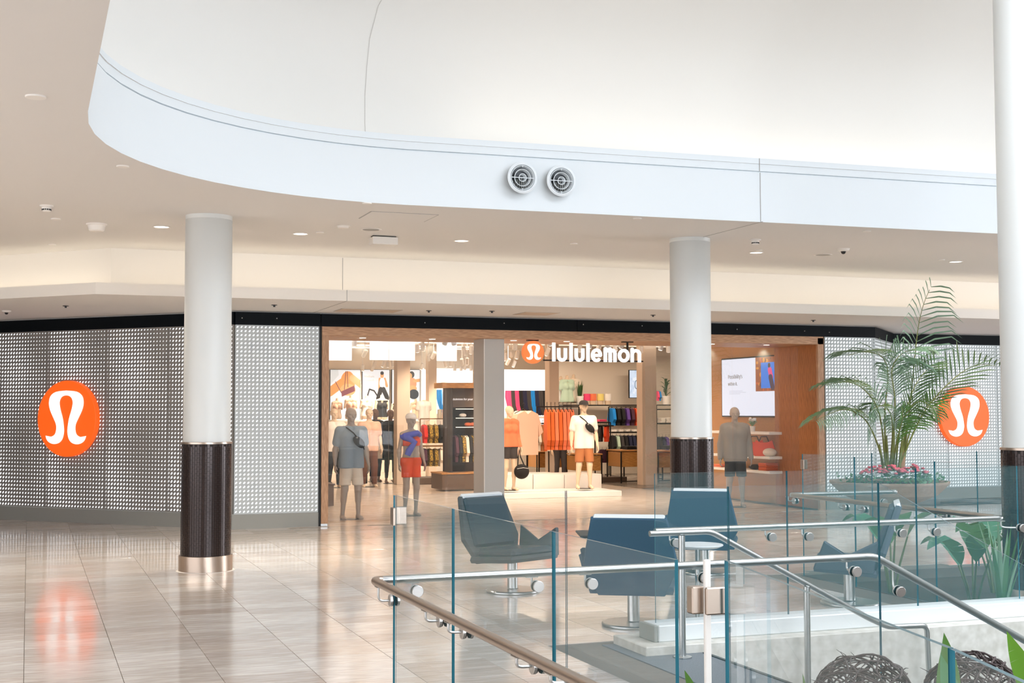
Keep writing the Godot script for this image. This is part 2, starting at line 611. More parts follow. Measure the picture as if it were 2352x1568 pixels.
func opening_curve() -> Array:
	var pts := []
	for z in [3.0, 1.5, 0.0, -1.5, -3.0, -4.5, -6.0, -7.2, -8.2, -9.0]:
		pts.append(Vector2(0.37, z))
	for i in 15:
		var a := PI * 0.5 * i / 14.0
		pts.append(Vector2(3.7 - 3.33 * cos(a), -9.85 - 3.4 * pow(sin(a), 0.96)))
	for x in [4.8, 6.0, 7.0, 7.917, 9.0, 10.0, 11.2, 12.5, 14.0, 15.5, 17.0]:
		pts.append(Vector2(x, -13.25 + (x - 3.7) * 0.036))
	for i in 8:
		var a := PI * 0.5 * i / 7.0
		pts.append(Vector2(17.6 + 3.0 * sin(a), -9.6 - 3.15 * cos(a)))
	for z in [-7.0, -4.0, -1.0, 2.0]:
		pts.append(Vector2(20.6, z))
	for i in 6:
		var a := PI * 0.5 * i / 5.0
		pts.append(Vector2(17.6 + 3.0 * cos(a), 3.2 + 2.6 * sin(a)))
	for x in [14.0, 11.0, 8.0, 5.5]:
		pts.append(Vector2(x, 5.8))
	for i in 5:
		var a := PI * 0.5 * i / 5.0
		pts.append(Vector2(3.4 - 3.03 * sin(a), 3.0 + 2.8 * cos(a)))
	return pts

func build_shell():
	# ceiling slab with the oval opening
	var o := opening_curve()
	var st := sb()
	var c := Vector2(9, -4)
	for i in o.size():
		var a: Vector2 = o[i]
		var b: Vector2 = o[(i + 1) % o.size()]
		var oa := edge_of(a, c)
		var ob := edge_of(b, c)
		for h in [[3.92, Vector3.DOWN], [4.6, Vector3.UP]]:
			if oa.distance_to(ob) > 0.01:
				q4(st, v3(a, h[0]), v3(b, h[0]), v3(ob, h[0]), v3(oa, h[0]), h[1])
				if absf(oa.x - ob.x) > 0.01 and absf(oa.y - ob.y) > 0.01:     # the corner of the slab
					var k := Vector2(oa.x if absf(absf(oa.x - 6.0) - 18.0) < 0.01 else ob.x, oa.y if absf(absf(oa.y + 10.5) - 25.5) < 0.01 else ob.y)
					t3(st, v3(oa, h[0]), v3(ob, h[0]), v3(k, h[0]), h[1])
	struct("ceiling", st, mats.ceiling_paint)
	# walls that close the hall
	st = sb()
	box(st, Vector3(-9.1, 2.3, -10), Vector3(0.2, 4.6, 42))
	struct("wall_far_left", st, mats.wall_paint)
	st = sb()
	box(st, Vector3(23.9, 2.3, -14.5), Vector3(0.2, 4.6, 51))
	struct("wall_far_right", st, mats.wall_paint)
	st = sb()
	box(st, Vector3(7.4, 2.3, 9.1), Vector3(33.2, 4.6, 0.2))
	struct("wall_rear", st, mats.wall_paint)
	# added glowing panes out of view, where the fill lights stand
	for w in [["window_rear", Vector3(4.4, 1.95, 8.95), Vector3(1.35, 3.2, 0.05), Vector3(1.4, 0, 0)], ["window_left", Vector3(-8.95, 1.95, -5), Vector3(0.05, 3.2, 2.15), Vector3(0, 0, 2.25)], ["window_right", Vector3(23.78, 1.95, -11.0), Vector3(0.05, 3.2, 0.95), Vector3(0, 0, 1.0)]]:
		var win := Node3D.new()
		win.name = w[0]
		win.set_meta("kind", "structure")
		add_child(win)
		for i in 8:
			st = sb()
			box(st, w[1] + w[3] * (i - 3.5), w[2], 0.004)
			obj("pane", st, mats.laylight, win)
	# soffit, ledge and cove along the shopfronts
	var ledge := [Vector2(-9, -27.18), Vector2(0.78, -17.4), Vector2(23.8, -17.4)]
	var back := [Vector2(-9, -28.1), Vector2(1.0, -18.1), Vector2(23.8, -18.1)]
	var lip := [Vector2(-9, -27.26), Vector2(0.805, -17.46), Vector2(23.8, -17.46)]
	var deep := [Vector2(-9, -33.0), Vector2(3.6, -20.2), Vector2(23.8, -22.0)]
	st = sb()
	for i in 2:
		q4(st, v3(ledge[i], 3.24), v3(ledge[i + 1], 3.24), v3(deep[i + 1], 3.24), v3(deep[i], 3.24), Vector3.DOWN)
		q4(st, v3(lip[i], 3.27), v3(lip[i + 1], 3.27), v3(deep[i + 1], 3.27), v3(deep[i], 3.27), Vector3.UP)
	struct("ceiling_soffit", st, mats.ceiling_paint)
	st = sb()
	for i in 2:
		var n := Vector3(0, 0, 1) if i == 1 else Vector3(-1, 0, 1)
		q4(st, v3(ledge[i], 3.24), v3(ledge[i + 1], 3.24), v3(ledge[i + 1], 3.39), v3(ledge[i], 3.39), n)
		q4(st, v3(lip[i], 3.27), v3(lip[i + 1], 3.27), v3(lip[i + 1], 3.39), v3(lip[i], 3.39), -n)
		q4(st, v3(ledge[i], 3.39), v3(ledge[i + 1], 3.39), v3(lip[i + 1], 3.39), v3(lip[i], 3.39), Vector3.UP)
	struct("trim_ledge", st, mats.cove_paint)
	st = sb()
	for i in 2:
		var n := Vector3(0, 0, 1) if i == 1 else Vector3(-1, 0, 1)
		var b2 := [Vector2(back[i].x + 0.1, back[i].y - 0.1), Vector2(back[i + 1].x + 0.1, back[i + 1].y - 0.1)]
		q4(st, v3(back[i], 3.27), v3(back[i + 1], 3.27), v3(back[i + 1], 3.93), v3(back[i], 3.93), n)
		q4(st, v3(b2[0], 3.27), v3(b2[1], 3.27), v3(b2[1], 3.93), v3(b2[0], 3.93), -n)
	var cw := struct("wall_cove", st, mats.cove_paint)
	st = sb()
	box(st, Vector3(12.4, 3.3, -17.62), Vector3(23, 0.03, 0.05), 0.0)
	var mid := Vector3(-4.1, 3.3, -22.5) + Vector3(0.14, 0, -0.14)
	box(st, mid, Vector3(13.6, 0.03, 0.05), 0.0, Basis(Vector3.UP, -PI * 0.25))
	obj("light_strip", st, mats.cove_strip, cw)
	# fine seams of the plaster work
	st = sb()
	var s1 := at_y(796, 691.4, 3.239)
	box(st, Vector3(s1.x, 3.239, -18.5), Vector3(0.008, 0.004, 2.2))
	box(st, Vector3(s1.x, 3.315, -17.398), Vector3(0.008, 0.15, 0.004))
	box(st, Vector3(at_z(787, 620, -18.1).x, 3.6, -18.098), Vector3(0.008, 0.62, 0.004))
	box(st, Vector3(7.917, 3.919, -14.0), Vector3(0.008, 0.004, 1.9))
	struct("trim_seams", st, mats.seam_grey)
	# low plinths under the shopfront panels
	st = sb()
	wall_strip(st, [Vector2(-9, -31.5), Vector2(2.85, -19.65), Vector2(4.17, -19.65)], 0.0, 0.215, 0.14)
	struct("baseboard_left", st, mats.plinth_grey)
	st = sb()
	wall_strip(st, [Vector2(13.14, -19.65), Vector2(14.2, -19.65), Vector2(15.75, -21.2), Vector2(23.8, -21.2)], 0.0, 0.215, 0.14)
	struct("baseboard_right", st, mats.plinth_grey)
	# dark metal band over the shopfront, in lengths
	var runs := [[Vector2(-9, -31.5), Vector2(2.85, -19.65)], [Vector2(2.87, -19.63), Vector2(4.15, -19.63)], [Vector2(4.17, -19.64), Vector2(8.4, -19.64)], [Vector2(8.41, -19.64), Vector2(14.2, -19.64)], [Vector2(14.2, -19.64), Vector2(15.75, -21.19)], [Vector2(15.75, -21.19), Vector2(23.8, -21.19)]]
	var band := Node3D.new()
	band.name = "trim_header"
	band.set_meta("kind", "structure")
	add_child(band)
	for r in runs:
		st = sb()
		wall_strip(st, r, 3.035, 3.225, 0.12)
		obj("band_length", st, mats.black_band, band)
	for q in [[636, 731], [556, 730], [976, 741], [1158, 742], [1340, 745], [1475, 748], [1693, 756], [1848, 760], [1905, 763]]:
		st = sb()
		var p := at_z(q[0], q[1], -19.62)
		ell(st, p, Vector3.ONE * 0.009, 8, 5)
		obj("screw_head", st, mats.steel, band)
	# thin pale reveal between band and soffit
	st = sb()
	wall_strip(st, [Vector2(-9, -31.55), Vector2(2.85, -19.7), Vector2(14.2, -19.7), Vector2(15.75, -21.25), Vector2(23.8, -21.25)], 3.225, 3.24, 0.1)
	struct("trim_reveal", st, mats.wall_paint)
	# backing walls behind the panels, above the panels and over the shop opening
	st = sb()
	wall_strip(st, [Vector2(-9, -31.75), Vector2(2.95, -19.82), Vector2(4.17, -19.82)], 0.0, 3.24, 0.1)
	struct("wall_left_wing", st, mats.white_matt)
	st = sb()
	wall_strip(st, [Vector2(13.14, -19.82), Vector2(14.12, -19.82), Vector2(15.67, -21.37), Vector2(23.8, -21.37)], 0.0, 3.24, 0.1)
	struct("wall_right_wing", st, mats.white_matt)

func v3(p: Vector2, h: float) -> Vector3:
	return Vector3(p.x, h, p.y)

func edge_of(p: Vector2, c: Vector2) -> Vector2:      # where the line from c through p leaves the slab
	var d := (p - c).normalized()
	var tx := ((24.0 if d.x > 0 else -12.0) - c.x) / d.x if absf(d.x) > 0.0001 else 1e9
	var tz := ((15.0 if d.y > 0 else -36.0) - c.y) / d.y if absf(d.y) > 0.0001 else 1e9
	return c + d * minf(tx, tz)

func wall_strip(st: SurfaceTool, line: Array, h0: float, h1: float, thick: float):    # an upright strip along a line, thick behind it
	var n := line.size()
	var bk := []
	for i in n:
		var d0: Vector2 = (line[i] - line[maxi(i - 1, 0)]) if i > 0 else (line[1] - line[0])
		var d1: Vector2 = (line[mini(i + 1, n - 1)] - line[i]) if i < n - 1 else d0
		var n0 := Vector2(d0.y, -d0.x).normalized()
		var n1 := Vector2(d1.y, -d1.x).normalized()
		var m := (n0 + n1).normalized()
		bk.append(line[i] + m * (thick / maxf(m.dot(n0), 0.3)))
	for i in n - 1:
		var a: Vector2 = line[i]
		var b: Vector2 = line[i + 1]
		var nn := v3(a - bk[i], 0)
		q4(st, v3(a, h0), v3(b, h0), v3(b, h1), v3(a, h1), nn)
		q4(st, v3(bk[i], h0), v3(bk[i + 1], h0), v3(bk[i + 1], h1), v3(bk[i], h1), -nn)
		q4(st, v3(a, h1), v3(b, h1), v3(bk[i + 1], h1), v3(bk[i], h1), Vector3.UP)
		q4(st, v3(a, h0), v3(b, h0), v3(bk[i + 1], h0), v3(bk[i], h0), Vector3.DOWN)
	for e in [[0, 1], [n - 1, n - 2]]:
		q4(st, v3(line[e[0]], h0), v3(bk[e[0]], h0), v3(bk[e[0]], h1), v3(line[e[0]], h1), v3(line[e[0]] - line[e[1]], 0))

func build_dome():
	var o := opening_curve()
	var n := o.size()
	var prof := [[0.0, 3.92, 0.0], [0.0, 4.0, 0.0], [0.0, 4.498, 0.0], [0.035, 4.502, 0.0], [0.035, 4.514, 0.0], [0.012, 4.518, 0.0], [0.012, 4.668, 0.0], [0.6, 4.675, 0.0]]
	var up := DOME
	for part in [["wall_fascia", prof, mats.fascia_paint], ["ceiling_dome", up, mats.dome_paint]]:
		var st := sb()
		var rings := []
		for p in part[1]:
			var ring := []
			for i in n:
				ring.append(dome_point(o, i, p))
			rings.append(ring)
		for j in rings.size() - 1:
			st.set_smooth_group(0 if part[0] == "ceiling_dome" else j + 1)
			for i in n:
				var k := (i + 1) % n
				var inward: Vector3 = Vector3(9.5, 5.0 if part[0] == "ceiling_dome" else rings[j][i].y, -4) - rings[j][i]
				if part[0] == "wall_fascia" and j == 6:
					inward = Vector3.UP
				q4(st, rings[j][i], rings[j][k], rings[j + 1][k], rings[j + 1][i], inward)
		var made := struct(part[0], st, part[2])
		st = sb()
		if part[0] == "ceiling_dome":      # seams between the vault panels
			obj("seam", dome_seam(), mats.seam_pale, made)
		else:                                # seam of the fascia at the column
			box(st, Vector3(7.917, 4.21, -13.095), Vector3(0.007, 0.57, 0.006))
			box(st, Vector3(7.917, 4.59, -13.107), Vector3(0.007, 0.15, 0.006))
			obj("seam", st, mats.seam_grey, made)
	var strip := sb()
	box(strip, Vector3(10.6, 4.684, -13.5), Vector3(12.4, 0.016, 0.06))
	box(strip, Vector3(0.02, 4.684, -5.0), Vector3(0.06, 0.016, 9))
	struct("trim_light_strip", strip, mats.cove_strip)
	# laylight panes: a grid of frosted panes in the crown of the dome
	var frame := sb()
	var lay := Node3D.new()
	lay.name = "window_laylight"
	lay.set_meta("kind", "structure")
	add_child(lay)
	for i in 4:
		for j in 3:
			var p := sb()
			box(p, Vector3(5.7 + 2.88 * i, 7.56, -6.4 + 2.8 * j), Vector3(2.8, 0.03, 2.72), 0.004)
			obj("pane", p, mats.laylight, lay)
	box(frame, Vector3(10, 7.62, -3.6), Vector3(24, 0.06, 22))
	obj("frame", frame, mats.white_matt, lay)
	# clerestory panes in the dome wall behind the camera
	var cl := Node3D.new()
	cl.name = "window_clerestory"
	cl.set_meta("kind", "structure")
	add_child(cl)
	for i in 6:
		var p := sb()
		box(p, Vector3(2.8 + 2.5 * i, 5.45, 5.45), Vector3(2.3, 2.2, 0.04), 0.004)
		obj("pane", p, mats.laylight, cl)

func dome_point(o: Array, i: int, p: Array) -> Vector3:
	var n := o.size()
	var t: Vector2 = (o[(i + 1) % n] - o[(i - 1 + n) % n]).normalized()
	var out := Vector2(t.y, -t.x)
	if out.dot(o[i] - Vector2(9.5, -4)) < 0:
		out = -out
	var q: Vector2 = o[i] + out * p[0]
	var crown: Vector2 = Vector2(10, -3.6) + (o[i] - Vector2(10, -3.8)) * Vector2(0.58, 0.46)
	q = q.lerp(crown, p[2])
	return Vector3(q.x, p[1], q.y)

func dome_seam() -> SurfaceTool:
	var st := sb()
	var o := opening_curve()
	var last := Vector3.ZERO
	for d in DOME.slice(0, 8):
		var p: Array = [d[0] - 0.004, d[1], d[2]]
		var q := dome_point(o, 23, p).lerp(dome_point(o, 24, p), 0.35)
		if last != Vector3.ZERO:
			bar(st, last, q, 0.006, 0.006)
		last = q
	return st

# ---------------------------------------------------------------- fittings on ceilings and fascia
func build_ceiling_fittings():
	# round jet diffusers on the fascia
	var vents := [[1196, 410, "round white air diffuser on the fascia, left one of the close pair"], [1285, 417, "round white air diffuser on the fascia, right one of the close pair"], [2293, 478, "round air diffuser on the fascia half hidden by the tall right column"]]
	for v in vents:
		var p := at_z(v[0], v[1], -13.13)
		var t := thing("air_diffuser", v[2], "air vent", p + Vector3(0, 0, 0.05), 0.0, "air diffusers on the fascia")
		var turn := Transform3D(Basis(Vector3.RIGHT, PI * 0.5), Vector3.ZERO)    # lathe axis towards +z
		var st := sb()
		lathe(st, [Vector2(0.145, 0.0), Vector2(0.17, 0.0), Vector2(0.172, 0.006), Vector2(0.15, 0.02), Vector2(0.142, 0.02), Vector2(0.136, 0.0), Vector2(0.136, -0.06)], 40, turn, false)
		obj("flange", st, mats.fascia_paint, t)
		st = sb()
		lathe(st, [Vector2(0.0, -0.035), Vector2(0.136, -0.035)], 32, turn)
		obj("throat", st, mats.steel_dark, t)
		for r in [0.122, 0.084, 0.034]:
			st = sb()
			lathe(st, [Vector2(r, -0.03), Vector2(r + 0.012, 0.012), Vector2(r + 0.006, 0.016), Vector2(r - 0.006, -0.03)], 36, turn, false)
			obj("ring", st, mats.fascia_paint, t)
		st = sb()
		box(st, Vector3(0, 0, 0.006), Vector3(0.27, 0.008, 0.012), 0.001)
		box(st, Vector3(0, 0.125, 0.006), Vector3(0.008, 0.024, 0.012), 0.001)
		box(st, Vector3(0, -0.125, 0.006), Vector3(0.008, 0.024, 0.012), 0.001)
		obj("spoke", st, mats.fascia_paint, t)
		for k in 9:
			st = sb()
			box(st, Vector3(-0.1 + 0.025 * k, -0.05 - 0.002 * k, -0.03), Vector3(0.006, 0.12 - absf(k - 4) * 0.02, 0.012), 0.0, Basis(Vector3.UP, 0.4))
			obj("slat", st, mats.plinth_grey, t)
	# recessed downlights
	for d in [[371, 521, "left of the left column"], [690, 537, "first to the right of the left column"], [1060, 553, "midway between the two columns"], [1737, 580, "just right of the middle column"], [2195, 601, "farthest right, beside the palm top"]]:
		var p := at_y(d[0], d[1], 3.918)
		var t := thing("downlight", "lit round recessed downlight in the ceiling, " + d[2], "downlight", p, 0.0, "recessed ceiling downlights")
		var st := sb()
		lathe(st, [Vector2(0.085, -0.004), Vector2(0.1, -0.006), Vector2(0.102, 0.0), Vector2(0.085, 0.004)], 28, Transform3D(), false)
		obj("trim_ring", st, mats.white_matt, t)
		st = sb()
		lathe(st, [Vector2(0.0, -0.001), Vector2(0.086, -0.001)], 28)
		obj("lamp_lens", st, mats.lamp_face, t)
		spot("downlight_light_%d" % d[0], p + Vector3(0, -0.02, 0), Vector3.DOWN, 60.0, C(255, 240, 218), 6.0, 0.08)
	for d in [[-2.3, -15.85], [-2.5, -11.5], [-2.5, -7.0], [-5.5, -13.0], [-5.5, -8.0]]:      # unseen lamps added to brighten the floor at left
		var p := Vector3(d[0], 3.918, d[1])
		var st := sb()
		lathe(st, [Vector2(0.0, -0.004), Vector2(0.086, -0.004), Vector2(0.1, 0.0)], 28, Transform3D(), false)
		tag(obj("downlight", st, mats.lamp_face, self, p), "added unseen fill lamp in the left part of the hall ceiling", "downlight", "added fill lamps left of the view")
		spot("downlight_light", p + Vector3(0, -0.02, 0), Vector3.DOWN, 60.0, C(255, 240, 218), 7.0, 0.08)
	# detectors, speakers, sprinklers
	var k := 0
	for d in [[107, 477, 0.055, 0.05, "at the far left"], [1735, 555, 0.05, 0.05, "above the downlight right of the middle column"]]:
		var p := at_y(d[0], d[1] - 5, 3.92)
		var t := thing("smoke_detector", "white vented smoke detector on the ceiling, " + d[4], "smoke detector", p, 0.0, "smoke detectors")
		var st := sb()
		lathe(st, [Vector2(0.0, -0.066), Vector2(0.03, -0.066), Vector2(0.042, -0.058), Vector2(0.05, -0.018), Vector2(0.07, -0.012), Vector2(0.072, 0.0)], 24, Transform3D(), false)
		obj("housing", st, mats.white_matt, t)
		st = sb()
		for q in 14:
			var a := TAU * q / 14.0
			box(st, Vector3(cos(a) * 0.046, -0.045, sin(a) * 0.046), Vector3(0.014, 0.014, 0.006), 0.0, Basis(Vector3.UP, PI * 0.5 - a))
		obj("vent", st, mats.steel_dark, t)
	for d in [[222, 520, 1.0, "wide white domed speaker under the ceiling left of the left column", "speaker"], [788, 525, 0.7, "flat round white detector base on the ceiling right of the left column", "detector"], [1937, 577, 0.75, "small domed camera under the ceiling between middle column and palm", "camera"], [15, 719, 0.6, "small dome camera under the soffit at the far left edge", "camera"]]:
		var soffit: bool = d[1] > 700
		var p := at_y(d[0], d[1] - 6, 3.24 if soffit else 3.92)
		var t := thing("dome_" + d[4], d[3], d[4], p)
		var s: float = d[2]
		var st := sb()
		if d[4] == "camera":
			lathe(st, [Vector2(0.05 * s, -0.05 * s), Vector2(0.1 * s, -0.035 * s), Vector2(0.115 * s, 0.0)], 28, Transform3D(), false)
			obj("housing", st, mats.white_matt, t)
			st = sb()
			lathe(st, [Vector2(0.0, -0.1 * s), Vector2(0.03 * s, -0.09 * s), Vector2(0.05 * s, -0.05 * s)], 20)
			obj("lens", st, mats.steel_dark, t)
		else:
			var f: float = 1.0 if d[4] == "speaker" else 0.45
			lathe(st, [Vector2(0.0, -0.088 * s * f), Vector2(0.07 * s, -0.088 * s * f), Vector2(0.088 * s, -0.075 * s * f), Vector2(0.1 * s, -0.02 * s * f), Vector2(0.118 * s, -0.014 * s * f), Vector2(0.118 * s, 0.0)], 30, Transform3D(), false)
			obj("housing", st, mats.white_matt, t)
	for d in [[852, 527, "beside the flat detector right of the left column"], [1890, 585, "left of the dome camera near the palm"]]:
		var p := at_y(d[0], d[1], 3.919)
		var t := thing("ceiling_speaker", "flush pale-rimmed ceiling speaker, " + d[2], "speaker", p, 0.0, "flush ceiling speakers")
		var st := sb()
		lathe(st, [Vector2(0.1, -0.003), Vector2(0.125, -0.007), Vector2(0.13, 0.0)], 30, Transform3D(), false)
		obj("rim", st, mats.white_matt, t)
		st = sb()
		lathe(st, [Vector2(0.0, -0.002), Vector2(0.102, -0.002)], 30)
		obj("grille", st, mats.seam_grey, t)
	var spr := [[82, 221, 0.07, "high on the left, beside the oval opening"], [282, 381, 0.055, "under the rounded end of the oval opening"], [843, 466, 0.05, "at the fascia edge above the exit box"], [1464, 501, 0.05, "at the fascia edge left of the middle column"], [1991, 530, 0.05, "at the fascia edge above the palm"], [128, 502, 0.055, "next to the left smoke detector"], [735, 533, 0.05, "right of the first downlight past the left column"], [1318, 559, 0.05, "between the middle downlight and the middle column"], [1743, 574, 0.045, "touching the downlight right of the middle column"], [2162, 596, 0.05, "left of the farthest right downlight"], [120, 561, 0.05, "above the left cove wall"]]
	for d in spr:
		var st := sb()
		lathe(st, [Vector2(0.0, -0.012), Vector2(d[2] - 0.004, -0.012), Vector2(d[2], -0.009), Vector2(d[2], 0.0)], 22, Transform3D(), false)
		tag(obj("sprinkler_plate", st, mats.white_matt, self, at_y(d[0], d[1], 3.92)), "round white sprinkler cover on the ceiling, " + d[3], "sprinkler", "sprinkler cover plates")
	for d in [[151, 702, "left of the left column"], [630, 700, "just right of the left column"], [985, 713, "right of the beige hatch"], [1130, 714, "above the left half of the shop opening"], [1500, 723, "just left of the middle column"], [1868, 735, "above the right perforated panel"]]:
		var st := sb()
		lathe(st, [Vector2(0.0, -0.03), Vector2(0.014, -0.03), Vector2(0.016, -0.01), Vector2(0.04, -0.006), Vector2(0.042, 0.0)], 18, Transform3D(), false)
		tag(obj("fire_sprinkler", st, mats.steel_dark, self, at_y(d[0], d[1], 3.239)), "small dark sprinkler head under the soffit, " + d[2], "sprinkler", "sprinkler heads under the soffit")
	# exit sign seen from its edge
	var ep := at_y(881, 543, 3.92)
	var ex := thing("exit_box", "white rectangular box fitting hanging under the ceiling between the columns", "ceiling box", ep)
	var s2 := sb()
	box(s2, Vector3(0, -0.006, 0), Vector3(0.3, 0.012, 0.1))
	obj("canopy", s2, mats.gasket_black, ex)
	s2 = sb()
	box(s2, Vector3(0, -0.062, 0), Vector3(0.32, 0.095, 0.2), 0.006)
	obj("housing", s2, mats.white_matt, ex)
	# access hatches
	for d in [[845, 713, 0.9, "large beige access hatch in the soffit left of the shop opening", true], [1232, 720, 0.55, "small beige access hatch in the soffit above the hanging sign", true], [915, 497, 0.75, "pale access hatch in the ceiling just under the oval fascia", false]]:
		var hh := 3.24 if d[4] else 3.92
		var p := at_y(d[0], d[1], hh)
		var t := thing("access_hatch", d[3], "hatch", p, 0.0, "access hatches")
		var st := sb()
		box(st, Vector3(0, -0.003, 0), Vector3(d[2], 0.006, 0.55), 0.001)
		obj("door_leaf", st, mats.pillar_beige if d[4] else mats.ceiling_paint, t)
		st = sb()
		for sx in [-1, 1]:
			box(st, Vector3(sx * (d[2] * 0.5 + 0.006), -0.002, 0), Vector3(0.012, 0.004, 0.57))
			box(st, Vector3(0, -0.002, sx * 0.28), Vector3(d[2], 0.004, 0.012))
		obj("frame", st, mats.seam_grey, t)

# ---------------------------------------------------------------- shopfront
func perforated(w: float, h: float, nx: int, ny: int, a: float, b: float, wave: float) -> ArrayMesh:   # a sheet with slanted oval holes
	var px := w / nx
	var py := h / ny
	var v := PackedVector3Array()
	var ca := cos(0.80)
	var sa := sin(0.80)
	for j in ny:
		for i in nx:
			var c := Vector2((i + 0.5) * px, (j + 0.5) * py)
			var s := 1.0
			if wave > 0.0:
				s = 0.84 + wave * (0.5 * sin(c.x * 5.1 + 1.2 * sin(c.y * 2.1)) + 0.5 * sin(c.y * 3.3 + c.x * 1.7))
			var inner := []
			var outer := []
			for k in 8:
				var t := TAU * k / 8.0
				var e := Vector2(cos(t - 0.8) * a * s, sin(t - 0.8) * b * s)
				inner.append(Vector3(c.x + e.x * ca - e.y * sa, c.y + e.x * sa + e.y * ca, 0))
				var d := Vector2(cos(t), sin(t))
				d /= maxf(absf(d.x), absf(d.y))
				outer.append(Vector3(c.x + d.x * px * 0.5, c.y + d.y * py * 0.5, 0))
			for k in 8:
				var k2 := (k + 1) % 8
				for p in [inner[k], outer[k2], outer[k], inner[k], inner[k2], outer[k2]]:
					v.append(p)
	var nrm := PackedVector3Array()
	nrm.resize(v.size())
	nrm.fill(Vector3(0, 0, 1))
	var arr := []
	arr.resize(Mesh.ARRAY_MAX)
	arr[Mesh.ARRAY_VERTEX] = v
	arr[Mesh.ARRAY_NORMAL] = nrm
	var m := ArrayMesh.new()
	m.add_surface_from_arrays(Mesh.PRIMITIVE_TRIANGLES, arr)
	return m

func panel(at: Vector3, turn: float, w: float, n: int, a: float, b: float, wave: float, m: Material, label: String):
	var t := thing("perforated_panel", label, "wall panel", at, turn, "perforated lit wall panels")
	obj("sheet", perforated(w - 0.006, 2.806, n, 46, a, b, wave), m, t, Vector3(0.003, 0.225, 0))
	var st := sb()
	for e in [[0.004, 1.628, 0.003, 2.806], [w - 0.004, 1.628, 0.003, 2.806]]:
		box(st, Vector3(e[0], e[1], -0.02), Vector3(e[2], e[3], 0.036))
	for y in [0.222, 3.032]:
		box(st, Vector3(w * 0.5, y, -0.02), Vector3(w - 0.008, 0.004, 0.036))
	obj("return_edge", st, m, t)
	st = sb()
	box(st, Vector3(w * 0.5, 1.628, -0.07), Vector3(w - 0.01, 2.79, 0.02))
	obj("backlight", st, mats.backlight if at.x < 4.0 else mats.backlight_soft, t)

func emblem_outline() -> PackedVector2Array:
	var half := [[0.0, 0.737], [0.35, 0.705], [0.54, 0.59], [0.588, 0.405], [0.54, 0.22], [0.42, 0.01], [0.333, -0.15], [0.325, -0.30], [0.375, -0.42], [0.51, -0.478], [0.69, -0.452], [0.66, -0.53], [0.6, -0.6], [0.5, -0.65], [0.37, -0.668], [0.22, -0.63], [0.115, -0.53], [0.066, -0.36], [0.075, -0.2], [0.115, 0.01], [0.2, 0.25], [0.232, 0.43], [0.18, 0.55], [0.09, 0.6], [0.0, 0.61]]
	var c := Curve2D.new()
	var right := []
	for p in half:
		right.append(Vector2(p[0], p[1]))
	var pts := PackedVector2Array()
	for s in [1, -1]:
		var line: Array = right.duplicate()
		var fine := []
		for i in line.size() - 1:
			var p0: Vector2 = line[maxi(i - 1, 0)]
			var p1: Vector2 = line[i]
			var p2: Vector2 = line[i + 1]
			var p3: Vector2 = line[mini(i + 2, line.size() - 1)]
			var tip := i == 9 or i == 10
			for k in 3:
				var f := k / 3.0
				fine.append(p1.cubic_interpolate(p2, p0, p3, f) if not tip else p1.lerp(p2, f))
		fine.append(line[line.size() - 1])
		if s == 1:
			for p in fine:
				pts.append(p)
		else:
			fine.reverse()
			for i in range(1, fine.size() - 1):
				pts.append(Vector2(-fine[i].x, fine[i].y))
	return pts

func round_sign(called: String, label: String, at: Vector3, turn: float, r: float, depth: float, face: Material):
	var t := thing(called, label, "sign", at, turn)
	var st := sb()
	var facing := Transform3D(Basis(Vector3.RIGHT, PI * 0.5), Vector3.ZERO)
	lathe(st, [Vector2(0.0, 0.0), Vector2(r - 0.006, 0.0), Vector2(r, 0.008), Vector2(r, depth - 0.006), Vector2(r - 0.008, depth), Vector2(0.0, depth)], 64, facing, false)
	obj("disc", st, face, t)
	var poly := PackedVector2Array()
	for p in emblem_outline():
		poly.append(p * r)
	st = sb()
	prism(st, poly, depth, depth + 0.012)
	obj("emblem", st, mats.sign_white, t)
	return t

